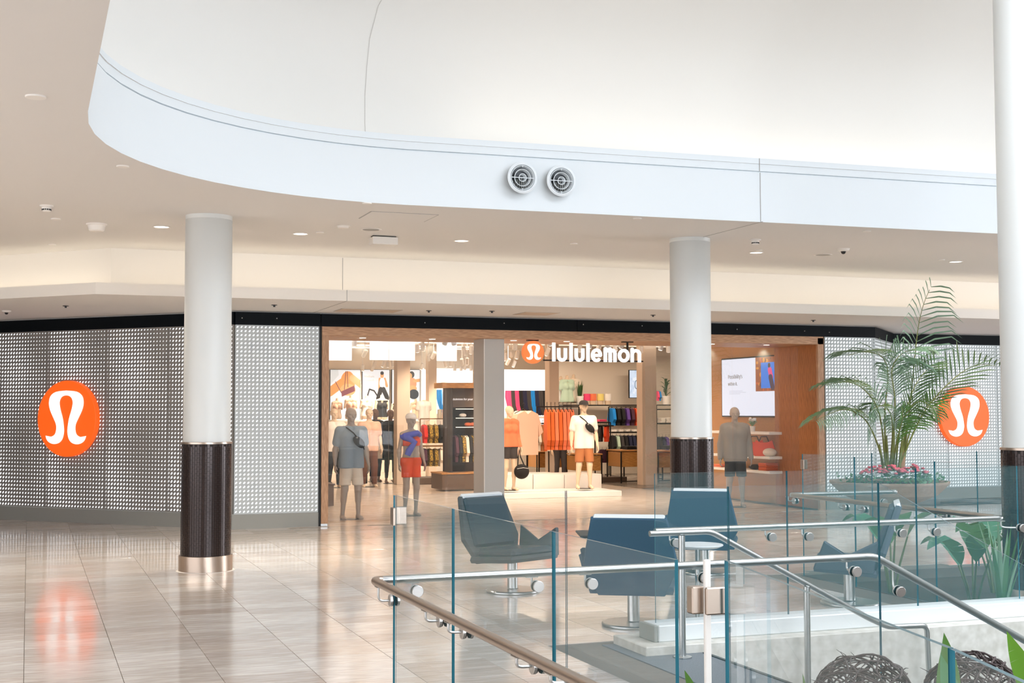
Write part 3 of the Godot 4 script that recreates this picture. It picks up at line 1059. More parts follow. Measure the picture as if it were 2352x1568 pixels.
func build_facade():
	var l45 := -PI * 0.25
	var dir := Vector3(1, 0, 1).normalized()
	var corner := Vector3(2.85, 0, -19.65)
	var where := ["next to the left column", "right under the round logo sign", "left of the round logo sign", "farthest left"]
	for i in 4:
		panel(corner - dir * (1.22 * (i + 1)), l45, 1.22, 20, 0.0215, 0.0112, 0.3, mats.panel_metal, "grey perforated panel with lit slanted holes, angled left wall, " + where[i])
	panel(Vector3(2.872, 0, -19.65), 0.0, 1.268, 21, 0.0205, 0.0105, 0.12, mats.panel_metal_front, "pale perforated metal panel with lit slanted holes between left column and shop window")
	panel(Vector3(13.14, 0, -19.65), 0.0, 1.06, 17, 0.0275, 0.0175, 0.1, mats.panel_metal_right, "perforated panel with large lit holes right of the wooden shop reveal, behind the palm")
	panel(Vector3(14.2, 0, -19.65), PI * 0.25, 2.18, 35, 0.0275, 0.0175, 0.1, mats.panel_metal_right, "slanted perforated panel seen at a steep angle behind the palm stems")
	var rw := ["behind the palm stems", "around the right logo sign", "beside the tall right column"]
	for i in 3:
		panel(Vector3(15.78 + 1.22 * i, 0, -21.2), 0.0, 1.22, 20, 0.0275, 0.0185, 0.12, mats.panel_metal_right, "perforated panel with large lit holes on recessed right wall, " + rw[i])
	# logos
	var pc := corner
	var n := Vector3(-1, 0, 1).normalized()
	var d := ray(163, 961)
	var p := EYE + d * ((pc - EYE).dot(n) / d.dot(n))
	round_sign("logo_sign", "orange round lit sign with a white looped emblem on the left angled wall", p + n * 0.004, l45, 0.6, 0.1, mats.sign_orange)
	round_sign("logo_sign", "orange round lit sign with a white looped emblem on the right wall beside the palm", at_z(2209, 956, -21.195), 0.0, 0.59, 0.1, mats.sign_orange)
	# portal of the shop: jamb, header, deep right reveal
	var st := sb()
	box(st, Vector3(4.157, 1.52, -19.72), Vector3(0.03, 3.03, 0.16))  # narrow black frame beside the oak jamb
	struct("trim_shadow_gap", st, mats.gasket_black)
	var portal := Node3D.new()
	portal.name = "door_1"
	portal.set_meta("kind", "structure")
	add_child(portal)
	st = sb()
	box(st, Vector3(4.235, 1.47, -19.85), Vector3(0.11, 2.86, 0.4), 0.004)
	obj("jamb", st, mats.oak, portal)
	st = sb()
	box(st, Vector3(4.23, 0.02, -19.85), Vector3(0.1, 0.04, 0.39))
	obj("jamb_foot", st, mats.steel, portal)
	st = sb()
	box(st, Vector3(8.65, 2.966, -19.73), Vector3(8.94, 0.14, 0.16), 0.004)
	obj("header_board", st, mats.oak_across, portal)
	st = sb()
	box(st, Vector3(8.65, 2.93, -20.46), Vector3(8.94, 0.06, 1.29), 0.003)
	obj("header_soffit", st, mats.oak_across, portal)
	for q in [[13.06, -20.12, 0.86], [13.06, -20.83, 0.55]]:
		st = sb()
		box(st, Vector3(q[0], 1.46, q[1]), Vector3(0.1, 2.9, q[2]), 0.003)
		obj("reveal_board", st, mats.wood_amber, portal)
	st = sb()
	box(st, Vector3(13.06, 1.5, -19.68), Vector3(0.12, 3.02, 0.06), 0.003)
	obj("jamb", st, mats.oak, portal)
	st = sb()
	box(st, Vector3(8.6, 3.6, -19.95), Vector3(9.3, 0.8, 0.3))
	struct("wall_above_shop", st, mats.wall_paint)
	for x in [4.95, 6.1, 7.5, 8.45, 11.2, 12.3]:  # the rightmost light is added to brighten the wooden reveal
		st = sb()
		lathe(st, [Vector2(0.0, -0.003), Vector2(0.05, -0.003), Vector2(0.055, 0.0)], 18, Transform3D(), false)
		obj("small_lamp", st, mats.lamp_face, portal, Vector3(x, 2.9, -20.2))
		spot("portal_light", Vector3(x, 2.88, -20.2), Vector3(0, -1, -0.3), 50.0, C(255, 234, 208), 0.8)
	# portal pilaster between window and entrance
	st = sb()
	box(st, Vector3(7.02, 1.46, -20.07), Vector3(0.35, 2.9, 0.52), 0.006)
	var pil := thing("pilaster", "tall pale square pilaster between left shop window and entrance, left of hanging sign", "pillar", Vector3.ZERO)
	obj("shaft", st, mats.pillar_grey, pil)
	st = sb()
	box(st, Vector3(6.853, 1.46, -19.81), Vector3(0.012, 2.9, 0.012), 0.002)
	obj("corner_bead", st, mats.white_gloss, pil)
	# shop windows
	for w in [[4.3, 6.83, 893, "window_1"], [9.95, 13.0, 1682, "window_2"]]:
		var win := Node3D.new()
		win.name = w[3]
		win.set_meta("kind", "structure")
		add_child(win)
		var joint := at_z(w[2], 900, -20.3).x
		for e in [[w[0], joint - 0.003], [joint + 0.003, w[1]]]:
			var gs := sb()
			box(gs, Vector3((e[0] + e[1]) * 0.5, 1.46, -20.3), Vector3(e[1] - e[0], 2.88, 0.012))
			obj("pane", gs, mats.shop_glass, win)
	# hanging sign over the entrance
	build_hanging_sign()

var WORD := [[3.3, stem_path(39)], [11.0, u_path()], [42.2, stem_path(39)], [50.5, u_path()], [80.6, stem_path(39)], [88.0, e_path()], [117.0, n_path(14.4)], [128.0, n_path(14.4)], [150.0, o_path()], [179.5, n_path(20.0)]]

func stem_path(h: float) -> Array:
	return [Vector2(0, 0), Vector2(0, h)]

func arc(c: Vector2, rx: float, ry: float, a0: float, a1: float, n := 14) -> Array:
	var out := []
	for i in n + 1:
		var a := lerpf(a0, a1, i / float(n))
		out.append(c + Vector2(cos(a) * rx, sin(a) * ry))
	return out

func u_path() -> Array:
	return [Vector2(3.3, 28), Vector2(3.3, 11)] + arc(Vector2(10.8, 10.5), 7.5, 7.5, PI, TAU) + [Vector2(18.3, 11), Vector2(18.3, 28)]

func n_path(w: float) -> Array:
	var r := (w - 3.2) * 0.5
	return [Vector2(3.3, 0), Vector2(3.3, 28), Vector2(3.3, 18)] + arc(Vector2(3.3 + r, 17.5), r, 7.4, PI, 0.0) + [Vector2(3.3 + 2.0 * r, 17), Vector2(3.3 + 2.0 * r, 0)]

func o_path() -> Array:
	return arc(Vector2(13.0, 14.0), 10.0, 11.0, 0.0, TAU, 28)

func e_path() -> Array:
	return [Vector2(3.6, 13.8), Vector2(20.6, 13.8)] + arc(Vector2(12.0, 14.0), 9.0, 11.0, 0.05, TAU - 0.75, 26)

func ribbon(st: SurfaceTool, path: Array, w: float, z0: float, z1: float):      # a flat stroke with thickness, joint by joint
	for i in path.size() - 1:
		var a: Vector2 = path[i]
		var b: Vector2 = path[i + 1]
		if a.distance_to(b) < 0.0001:
			continue
		var d := (b - a).normalized()
		var n := Vector2(-d.y, d.x) * w * 0.5
		prism(st, PackedVector2Array([a + n, b + n, b - n, a - n]), z0, z1)
		if i > 0:
			var disc := PackedVector2Array()
			for k in 12:
				disc.append(a + Vector2(cos(TAU * k / 12), sin(TAU * k / 12)) * w * 0.5)
			prism(st, disc, z0, z1)

func build_hanging_sign():
	var z := -19.9
	var c := at_z(1222, 809, z)
	var t := thing("hanging_sign", "hanging shop sign with orange emblem disc and white lettering over the entrance", "sign", c)
	var st := sb()
	var r := 0.185
	lathe(st, [Vector2(0.0, 0.0), Vector2(r, 0.0), Vector2(r, 0.07), Vector2(0.0, 0.07)], 48, Transform3D(Basis(Vector3.RIGHT, PI * 0.5), Vector3.ZERO), false)
	obj("disc", st, mats.hang_orange, t)
	var poly := PackedVector2Array()
	for p in emblem_outline():
		poly.append(p * r)
	st = sb()
	prism(st, poly, 0.07, 0.08)
	obj("emblem", st, mats.sign_white, t)
	var l0 := at_z(1265.5, 830, z) - c
	var l1 := at_z(1465, 830, z) - c
	var k := (l1.x - l0.x) / 199.5
	st = sb()
	for q in WORD:
		var path := []
		for p in q[1]:
			path.append(Vector2(l0.x + (q[0] + p.x) * k, l0.y + p.y * k))
		ribbon(st, path, 6.6 * k, 0.045, 0.075)
	obj("lettering", st, mats.sign_white, t)
	st = sb()
	box(st, Vector3((l0.x + l1.x) * 0.5 - 0.02, l0.y + 0.02, 0.0), Vector3(l1.x - 0.1, 0.022, 0.03), 0.002)
	obj("rail", st, mats.rack_metal, t)
	for x in [at_z(1223, 800, z).x - c.x, at_z(1441, 800, z).x - c.x]:
		st = sb()
		box(st, Vector3(x, 2.895 - c.y, 0), Vector3(0.19, 0.025, 0.09), 0.003)
		box(st, Vector3(x, (2.89 + l0.y + c.y + 0.02) * 0.5 - c.y, 0), Vector3(0.03, 2.89 - l0.y - c.y, 0.03), 0.002)
		obj("hanger", st, mats.rack_metal, t)

# ---------------------------------------------------------------- columns and floor
func build_columns():
	var brick := sb()
	var r := 0.268
	var cols := 62
	var rows := 25
	var ph := 1.215 / rows
	for i in cols:
		for j in rows:
			var a := TAU * i / cols
			var off := 0.5 * ph if i % 2 else 0.0
			var y0 := maxf(0.0, j * ph - off)
			var y1 := minf(1.215, (j + 1) * ph - off) - 0.004
			var d := Vector3(cos(a), 0, sin(a))
			var s := Vector3(-sin(a), 0, cos(a))
			var w := TAU * r / cols * 0.5 - 0.0018
			var fr := d * (r + 0.003 + 0.0008 * ((i * 7 + j * 3) % 3))
			var bk := d * (r - 0.002)
			var p := [fr - s * w, fr + s * w, bk - s * (w + 0.001), bk + s * (w + 0.001)]
			var lo := Vector3(0, y0, 0)
			var hi := Vector3(0, y1, 0)
			q4(brick, p[0] + lo, p[1] + lo, p[1] + hi, p[0] + hi, d)
			q4(brick, p[0] + lo, p[2] + lo, p[2] + hi, p[0] + hi, -s)
			q4(brick, p[1] + lo, p[3] + lo, p[3] + hi, p[1] + hi, s)
			q4(brick, p[0] + hi, p[1] + hi, p[3] + hi, p[2] + hi, Vector3.UP)
	var mosaic := done(brick)
	for c in [[1.86, -14.78, 3.93, "round white column with brown mosaic foot at left, before the perforated wall"], [7.86, -14.72, 3.93, "round white column with brown mosaic foot in the middle, before the shop entrance"], [8.42, -9.36, 7.35, "tall round white column at the right edge rising through the ceiling opening"]]:
		var t := thing("column", c[3], "column", Vector3(c[0], 0, c[1]), 0.0, "round columns")
		var st := sb()
		lathe(st, [Vector2(0.257, 1.41), Vector2(0.257, c[2] - 0.06), Vector2(0.254, c[2] - 0.058), Vector2(0.254, c[2] - 0.053), Vector2(0.257, c[2] - 0.05), Vector2(0.257, c[2])], 64)
		obj("shaft", st, mats.column_paint, t)
		st = sb()
		lathe(st, [Vector2(0.268, 0.17), Vector2(0.268, 1.39)], 62)
		obj("mosaic_bed", st, mats.mosaic_grout, t)
		var o := obj("mosaic_tiles", mosaic, mats.mosaic_0, t, Vector3(0, 0.173, 0))
		o.set_meta("kind", "stuff")
		st = sb()
		lathe(st, [Vector2(0.257, 1.388), Vector2(0.279, 1.388), Vector2(0.279, 1.408), Vector2(0.255, 1.412)], 64, Transform3D(), false)
		obj("cap_ring", st, mats.steel_warm, t)
		st = sb()
		lathe(st, [Vector2(0.291, 0.0), Vector2(0.291, 0.168), Vector2(0.288, 0.171), Vector2(0.266, 0.171)], 64, Transform3D(), false)
		obj("base_ring", st, mats.steel_warm, t)
		st = sb()
		lathe(st, [Vector2(0.288, 0.0015), Vector2(0.312, 0.0015), Vector2(0.318, 0.0)], 64, Transform3D(), false)
		obj("sealant", st, mats.white_matt, t)

func on_floor(x: float, z: float) -> bool:
	if x < 1.9:
		return z < 8.9
	if z < -9.0:
		return not (x > 7.7 and x < 12.2 and z > -12.1)
	return z < -7.05 and x < 4.05

func build_floor():
	var st := sb()
	for r in [[-9.0, 1.93, -32.0, 9.0], [1.93, 23.8, -19.7, -12.05], [1.93, 7.7, -12.05, -9.0], [12.2, 23.8, -12.05, -9.0], [1.93, 4.6, -9.0, -7.07], [13.0, 23.8, -22.0, -19.7]]:
		box(st, Vector3((r[0] + r[1]) * 0.5, -0.156, (r[2] + r[3]) * 0.5), Vector3(r[1] - r[0], 0.3, r[3] - r[2]))
	var fl := struct("floor", st, mats.grout)
	var shape := sb()
	box(shape, Vector3.ZERO, Vector3(0.6068, 0.012, 0.3018), 0.0012)
	var tile := done(shape)
	var list := []
	var rest := []
	for i in range(-15, 40):
		for j in range(-30, 107):
			var c := Vector3((i + 0.5) * 0.61, -0.006, -(j + 0.5) * 0.305)
			if i % 2:
				c.z -= 0.1525
			if not on_floor(c.x - 0.28, c.z) or not on_floor(c.x + 0.28, c.z) or not on_floor(c.x, c.z - 0.14) or not on_floor(c.x, c.z + 0.14):
				continue
			if c.x > 3.0 and c.x < 13.0 and c.z < -19.6:
				continue
			var v := seen(c)
			var inview := v.z > 0.5 and v.x > -60 and v.x < 2420 and v.y < 1640
			list.append([v.z if inview else 1000.0 + c.distance_to(EYE), c])
	list.sort_custom(func(a, b): return a[0] < b[0])
	var many := {}
	for n in list.size():
		var c: Vector3 = list[n][1]
		var k := (int(absf(c.x * 53.0)) * 7 + int(absf(c.z * 91.0)) * 13 + rng.randi() % 6) % 6
		if n < 290:
			obj("floor_tile", tile, mats["limestone_%d" % k], fl, c)
		else:
			if not many.has(k):
				many[k] = []
			many[k].append(c)
	for k in many:
		var s := SurfaceTool.new()
		s.begin(Mesh.PRIMITIVE_TRIANGLES)
		for c in many[k]:
			s.append_from(tile, 0, Transform3D(Basis(), c))
		var o := obj("floor_tiles", s.commit(), mats["limestone_%d" % k], fl)
		o.set_meta("kind", "stuff")
	# dark strip before the stairs
	st = sb()
	box(st, Vector3(4.33, -0.006, -8.05), Vector3(0.56, 0.014, 1.95), 0.001)
	struct("trim_terrazzo_strip", st, mats.terrazzo)
	# planting soil inside the glass rails
	st = sb()
	box(st, Vector3(12.9, -0.2, -2.2), Vector3(21.9, 0.1, 22.4 - 12.8))
	struct("floor_planting_soil", st, mats.soil)
	st = sb()
	box(st, Vector3(9.96, -0.16, -10.45), Vector3(4.5, 0.1, 3.2))
	struct("floor_planting_soil_rear", st, mats.soil)

# ---------------------------------------------------------------- glass railings
func pane(parent: Node, a: Vector3, b: Vector3, ta: float, tb: float):     # a, b: lower corners; ta, tb: heights of the upper corners
	var u := (b - a)
	u.y = 0.0
	u = u.normalized()
	var n := u.cross(Vector3.UP) * 0.006
	var a2 := Vector3(a.x, ta, a.z)
	var b2 := Vector3(b.x, tb, b.z)
	var faces := sb()
	q4(faces, a, b, b2, a2, n)      # the clear body of the pane; its polished edges give the thickness
	faces.generate_normals()
	var m := faces.commit()
	m.surface_set_material(0, mats.glass)
	var o := MeshInstance3D.new()
	o.name = numbered("glass_panel", parent)
	o.mesh = m
	parent.add_child(o, true)
	var e := sb()
	q4(e, a2 - n, b2 - n, b2 + n, a2 + n, Vector3.UP)
	q4(e, a - n, b - n, b + n, a + n, Vector3.DOWN)
	q4(e, a - n, a2 - n, a2 + n, a + n, -u)
	q4(e, b - n, b2 - n, b2 + n, b + n, u)
	obj("polished_edge", e, mats.glass_edge, o)

func bracket(parent: Node, rail: Vector3, disc: Vector3, along: Vector3):     # saddle, bent rod and a pair of discs clamped through the glass
	var t := Node3D.new()
	t.name = numbered("bracket", parent)
	parent.add_child(t, true)
	t.position = disc
	var st := sb()
	var top := rail - disc + Vector3(0, -0.024, 0)
	var nrm := rail - disc
	nrm.y = 0.0
	nrm -= along * nrm.dot(Vector3(along.x, 0, along.z))
	nrm = nrm.normalized()
	box(st, top, Vector3(0.075, 0.006, 0.026), 0.002, Basis(along, along.cross(nrm).normalized() * -1.0, nrm) if along.y == 0.0 else Basis(along, nrm.cross(along), nrm))
	var pts := []
	var knee := Vector3(top.x, 0.0, top.z)
	pts.append(top)
	pts.append(top.lerp(knee, 0.6))
	for k in 6:
		var f := k / 5.0
		var p := top.lerp(knee, 0.6)
		var q := knee + (nrm * 0.03 - knee) * 0.5
		pts.append(p.lerp(knee, f).lerp(knee.lerp(q, f), f))
	pts.append(nrm * 0.025)
	tube(st, pts, 0.0065, 10)
	obj("rod", st, mats.steel, t)
	for s in [1.0, -1.0]:
		var turn := Transform3D(Basis(along, nrm * s, along.cross(nrm * s)).orthonormalized(), Vector3.ZERO)
		var g := sb()
		lathe(g, [Vector2(0.0, 0.008), Vector2(0.03, 0.008), Vector2(0.03, 0.014)], 28, turn, false)
		obj("gasket", g, mats.gasket_black, t)
		g = sb()
		lathe(g, [Vector2(0.032, 0.013), Vector2(0.033, 0.0135), Vector2(0.033, 0.026), Vector2(0.031, 0.0275), Vector2(0.0, 0.0275)], 36, turn, false)
		obj("disc", g, mats.steel_disc, t)

func clamp_plate(parent: Node, c: Vector3, s: Vector3):
	var st := sb()
	box(st, c, s, 0.004)
	obj("clamp", st, mats.steel_warm, parent)

func rounded(pts: Array, r: float) -> Array:      # a path with its inner corners rounded off
	var out := [pts[0]]
	for i in range(1, pts.size() - 1):
		var p: Vector3 = pts[i]
		var a: Vector3 = p + (pts[i - 1] - p).normalized() * r
		var b: Vector3 = p + (pts[i + 1] - p).normalized() * r
		for k in 6:
			var f := k / 5.0
			out.append(a.lerp(p, f).lerp(p.lerp(b, f), f))
	out.append(pts[pts.size() - 1])
	return out

func build_railings():
	var z1 := -7.1
	var x1 := 1.92
	# run along the stairs: level, then sloping
	var f := thing("glass_railing", "glass railing with steel handrail in front of the stairs, running level then sloping down", "railing", Vector3.ZERO, 0.0, "glass railings")
	var cuts := [x1 + 0.012]
	for x in [1300, 1672, 2017]:
		cuts.append(at_z(x, 1120, z1).x)
	for i in 3:
		pane(f, Vector3(cuts[i] + 0.004, -0.35, z1), Vector3(cuts[i + 1] - 0.004, -0.35, z1), 1.28, 1.28)
	var xb: float = cuts[3]
	pane(f, Vector3(xb + 0.004, -0.35, z1), Vector3(xb + 1.35, -1.0, z1), 1.278, 1.28 - 1.35 * 0.5)
	pane(f, Vector3(xb + 1.358, -1.0, z1), Vector3(xb + 2.7, -1.7, z1), 1.28 - 1.358 * 0.5, 1.28 - 2.7 * 0.5)
	var zr := z1 - 0.09
	var yr := 0.80
	var rail := sb()
	var xr := x1 - 0.09
	tube(rail, rounded([Vector3(xr + 0.05, yr, zr), Vector3(5.165, yr, zr), Vector3(7.6, yr - 2.435 * 0.515, zr)], 0.06), 0.0235, 16)
	obj("handrail", rail, mats.steel, f)
	for q in [[957, 1357], [1234, 1346], [1358, 1340], [1617, 1327], [1964, 1312]]:
		var d := at_z(q[0], q[1], z1)
		bracket(f, Vector3(d.x, yr, zr), d, Vector3.RIGHT)
	for q in [[2065, 1357], [2390, 1560]]:
		var d := at_z(q[0], q[1], z1)
		var slope := Vector3(1, -0.515, 0).normalized()
		bracket(f, Vector3(d.x + 0.02, yr - (d.x + 0.02 - 5.165) * 0.515, zr), d, slope)
	# run towards the camera along the walkway
	var g := thing("glass_railing", "near glass railing with brown-reflecting handrail along the tiled walkway, running towards the camera", "railing", Vector3.ZERO, 0.0, "glass railings")
	var zc := [z1 + 0.012]
	for x in [1041, 1272]:
		zc.append(at_x(x, 1300, x1).z)
	zc.append(-3.7)
	for i in 3:
		pane(g, Vector3(x1, -0.35, zc[i] + 0.004), Vector3(x1, -0.35, zc[i + 1] - 0.004), 1.28, 1.28)
	var rail2 := sb()
	tube(rail2, [Vector3(xr, yr, zr + 0.05), Vector3(xr, yr, zr + 0.06), Vector3(xr, yr, -1.4)], 0.0235, 16)
	obj("handrail", rail2, mats.steel_warm, g)
	var bend := sb()
	tube(bend, rounded([Vector3(xr, yr, zr + 0.05), Vector3(xr, yr, zr), Vector3(xr + 0.05, yr, zr)], 0.049), 0.0235, 16)
	obj("elbow", bend, mats.steel_warm, g)
	for q in [[905, 1378], [1018, 1424], [1072, 1450], [1235, 1528], [1316, 1565]]:
		var d := at_x(q[0], q[1], x1)
		bracket(g, Vector3(xr, yr, d.z), d, Vector3.BACK)
	var cy := at_z(883, 1185, z1).y
	clamp_plate(g, Vector3(x1 - 0.012, cy, z1 + 0.03), Vector3(0.012, 0.1, 0.07))
	clamp_plate(g, Vector3(x1 + 0.035, cy, z1 - 0.013), Vector3(0.085, 0.1, 0.012))
	# bend of the near railing with its corner post and clamp
	var h := thing("glass_railing", "nearest glass railing after the blurred steel corner post, sloping edge at bottom right", "railing", Vector3.ZERO, 0.0, "glass railings")
	var c0 := Vector3(2.06, -0.35, -3.66)
	var c1 := at_y(2185, 1488, 1.28)
	var c2 := at_y(2352, 1565, 1.28)
	c1.y = -0.35
	c2 = c1 + (c2 - c1) * 2.2
	c2.y = -0.35
	pane(h, c0 + Vector3(-0.004, 0, 0.03), c1 + (c0 - c1).normalized() * 0.003, 1.28, 1.28)
	pane(h, c1 - (c0 - c1).normalized() * 0.003, c2, 1.28, 1.28)
	var post := sb()
	box(post, Vector3(2.012, 0.47, -3.675), Vector3(0.022, 1.62, 0.014), 0.003)
	obj("corner_strip", post, mats.white_gloss, h)
	cy = at_z(1650, 1376, -3.68).y
	clamp_plate(h, Vector3(1.985, cy, -3.70), Vector3(0.045, 0.085, 0.04))
	clamp_plate(h, Vector3(2.03, cy, -3.655), Vector3(0.07, 0.085, 0.016))
	# landing railing on its kerb
	var k := thing("glass_railing", "glass railing standing on a white kerb behind the stairs, steel handrail turning back at right", "railing", Vector3.ZERO, 0.0, "glass railings")
	var z2 := -8.75
	var xs := [at_z(1503, 1200, z2).x, at_z(1808, 1200, z2).x, at_z(2105, 1200, z2).x, 8.06, 9.4, 10.8]
	for i in 5:
		pane(k, Vector3(xs[i] + 0.004, 0.17, z2), Vector3(xs[i + 1] - 0.004, 0.17, z2), 1.28, 1.28)
	var st := sb()
	box(st, Vector3(8.3, 0.125, z2 + 0.0), Vector3(7.96, 0.12, 0.26), 0.008)
	obj("kerb", st, mats.curb_white, k)
	st = sb()
	box(st, Vector3(4.302, 0.125, z2 + 0.0), Vector3(0.03, 0.118, 0.256), 0.004)
	obj("kerb_end", st, mats.plinth_grey, k)
	st = sb()
	var zk := z2 - 0.09
	var hr := at_z(2000, 1201, zk).y
	tube(st, rounded([Vector3(xs[0] + 0.05, hr, zk), Vector3(7.63, hr, zk), Vector3(7.63, hr, zk - 0.1)], 0.07), 0.0235, 16)
	obj("handrail", st, mats.steel, k)
	for q in [[1551, 1246], [1772, 1233], [1857, 1232], [2071, 1224], [2149, 1221], [2346, 1212]]:
		var d := at_z(q[0], q[1], z2)
		bracket(k, Vector3(minf(d.x, 7.6), hr, zk), d, Vector3.RIGHT)
	# side run of the rear planting bed
	var b := thing("glass_railing", "glass railing receding beside the rear planting bed, brown handrail below its top", "railing", Vector3.ZERO, 0.0, "glass railings")
	var x3 := 7.72
	var z4 := -12.0
	var zz := [z2 - 0.02, at_x(2147, 1100, x3).z, at_x(1963, 1100, x3).z, z4 + 0.01]
	for i in 3:
		pane(b, Vector3(x3, 0.0, zz[i] - 0.004), Vector3(x3, 0.0, zz[i + 1] + 0.004), 1.28, 1.28)
	st = sb()
	tube(st, [Vector3(7.63, hr, zk - 0.1), Vector3(7.63, hr, -10.5), Vector3(7.63, hr, z4 - 0.04)], 0.0235, 16)
	obj("handrail", st, mats.steel_warm, b)
	for q in [[1827, 1150], [1943, 1165], [1986, 1170], [2174, 1184]]:
		var d := at_x(q[0], q[1], x3)
		bracket(b, Vector3(7.63, hr, d.z), d, Vector3.BACK)
	# far run of the rear bed
	var e := thing("glass_railing", "farthest glass railing behind the rear planting bed in front of the clay bowl", "railing", Vector3.ZERO, 0.0, "glass railings")
	pane(e, Vector3(x3 + 0.012, 0, z4), Vector3(8.6, 0, z4), 1.28, 1.28)
	pane(e, Vector3(8.608, 0, z4), Vector3(10.0, 0, z4), 1.28, 1.28)
	pane(e, Vector3(10.008, 0, z4), Vector3(12.1, 0, z4), 1.28, 1.28)
	st = sb()
	var ze := z4 - 0.09
	tube(st, rounded([Vector3(7.63, hr, z4 - 0.04), Vector3(7.63, hr, ze), Vector3(8.95, hr, ze)], 0.045), 0.0235, 16)
	ell(st, Vector3(8.96, hr, ze), Vector3.ONE * 0.03, 14, 8)
	obj("handrail", st, mats.steel, e)
	clamp_plate(e, Vector3(x3 - 0.012, 1.17, z4 + 0.03), Vector3(0.012, 0.1, 0.07))
	clamp_plate(e, Vector3(x3 + 0.035, 1.17, z4 - 0.013), Vector3(0.085, 0.1, 0.012))
	var dd := Vector3(8.75, hr - 0.1, z4)
	bracket(e, Vector3(8.75, hr, ze), dd, Vector3.RIGHT)
	# concrete edge and side wall of the stairwell
	st = sb()
	box(st, Vector3(8.9, -1.0, -8.76), Vector3(9.5, 2.13, 0.56), 0.006)
	struct("wall_stair_side", st, mats.concrete)
	# stair flight
	var stair := thing("staircase", "light stone stairs going down between the glass railing and the kerbed wall", "stairs", Vector3(4.62, 0, -7.8))
	for i in 9:
		st = sb()
		box(st, Vector3(0.29 * i + 0.145, -0.15 * (i + 1) - 0.04, 0), Vector3(0.31, 0.08, 1.3), 0.004)
		obj("tread", st, mats.terrazzo, stair)
		st = sb()
		box(st, Vector3(0.29 * i + 0.0, -0.15 * i - 0.075, 0), Vector3(0.02, 0.15, 1.3))
		obj("riser", st, mats.concrete, stair)
	st = sb()
	box(st, Vector3(-0.02, 0.004, 0), Vector3(0.03, 0.006, 1.3), 0.001)
	obj("nosing", st, mats.steel_dark, stair)
	# steel handrail on posts beside the side wall
	var m := thing("stair_handrail", "steel tube handrail on posts descending the stairs, bent down at its lower end", "handrail", Vector3.ZERO)
	var zm := -8.35
	st = sb()
	tube(st, rounded([Vector3(4.12, 0.88, zm), Vector3(4.604, 0.88, zm), Vector3(5.94, 0.187, zm), Vector3(6.11, 0.112, zm), Vector3(6.46, 0.104, zm), Vector3(6.52, -1.5, zm)], 0.05), 0.021, 14)
	obj("rail", st, mats.steel, m)
	for q in [[4.372, 0.86, 0.0], [5.40, 0.45, -0.6]]:
		st = sb()
		tube(st, [Vector3(q[0], q[2], zm), Vector3(q[0], q[1], zm)], 0.024, 16)
		obj("post", st, mats.steel, m)
		st = sb()
		lathe(st, [Vector2(0.065, q[2] + 0.003), Vector2(0.065, q[2] + 0.01), Vector2(0.024, q[2] + 0.014)], 28, Transform3D(Basis(), Vector3(q[0], 0, zm)), false)
		obj("base_plate", st, mats.steel, m)

# ---------------------------------------------------------------- lounge chairs and table
func slab(st: SurfaceTool, pts: Array, thick: float):       # a flat padded facet given by its corners
	var n := Vector3.ZERO
	var c := Vector3.ZERO
	for p in pts:
		c += p / pts.size()
	for i in pts.size():
		n += (pts[i] - c).cross(pts[(i + 1) % pts.size()] - c)
	n = n.normalized()
	var inner := []
	var outer := []
	for p in pts:
		inner.append(p + (c - p).normalized() * 0.012 + n * thick * 0.5)
		outer.append(p + (c - p).normalized() * 0.012 - n * thick * 0.5)
	st.set_smooth_group(-1)
	for i in range(1, pts.size() - 1):
		t3(st, inner[0], inner[i], inner[i + 1], n)
		t3(st, outer[0], outer[i], outer[i + 1], -n)
	for i in pts.size():
		var j := (i + 1) % pts.size()
		var o: Vector3 = (pts[i] + pts[j]) * 0.5 - c
		q4(st, inner[i], inner[j], pts[j], pts[i], o + n * 0.05)
		q4(st, outer[i], outer[j], pts[j], pts[i], o - n * 0.05)

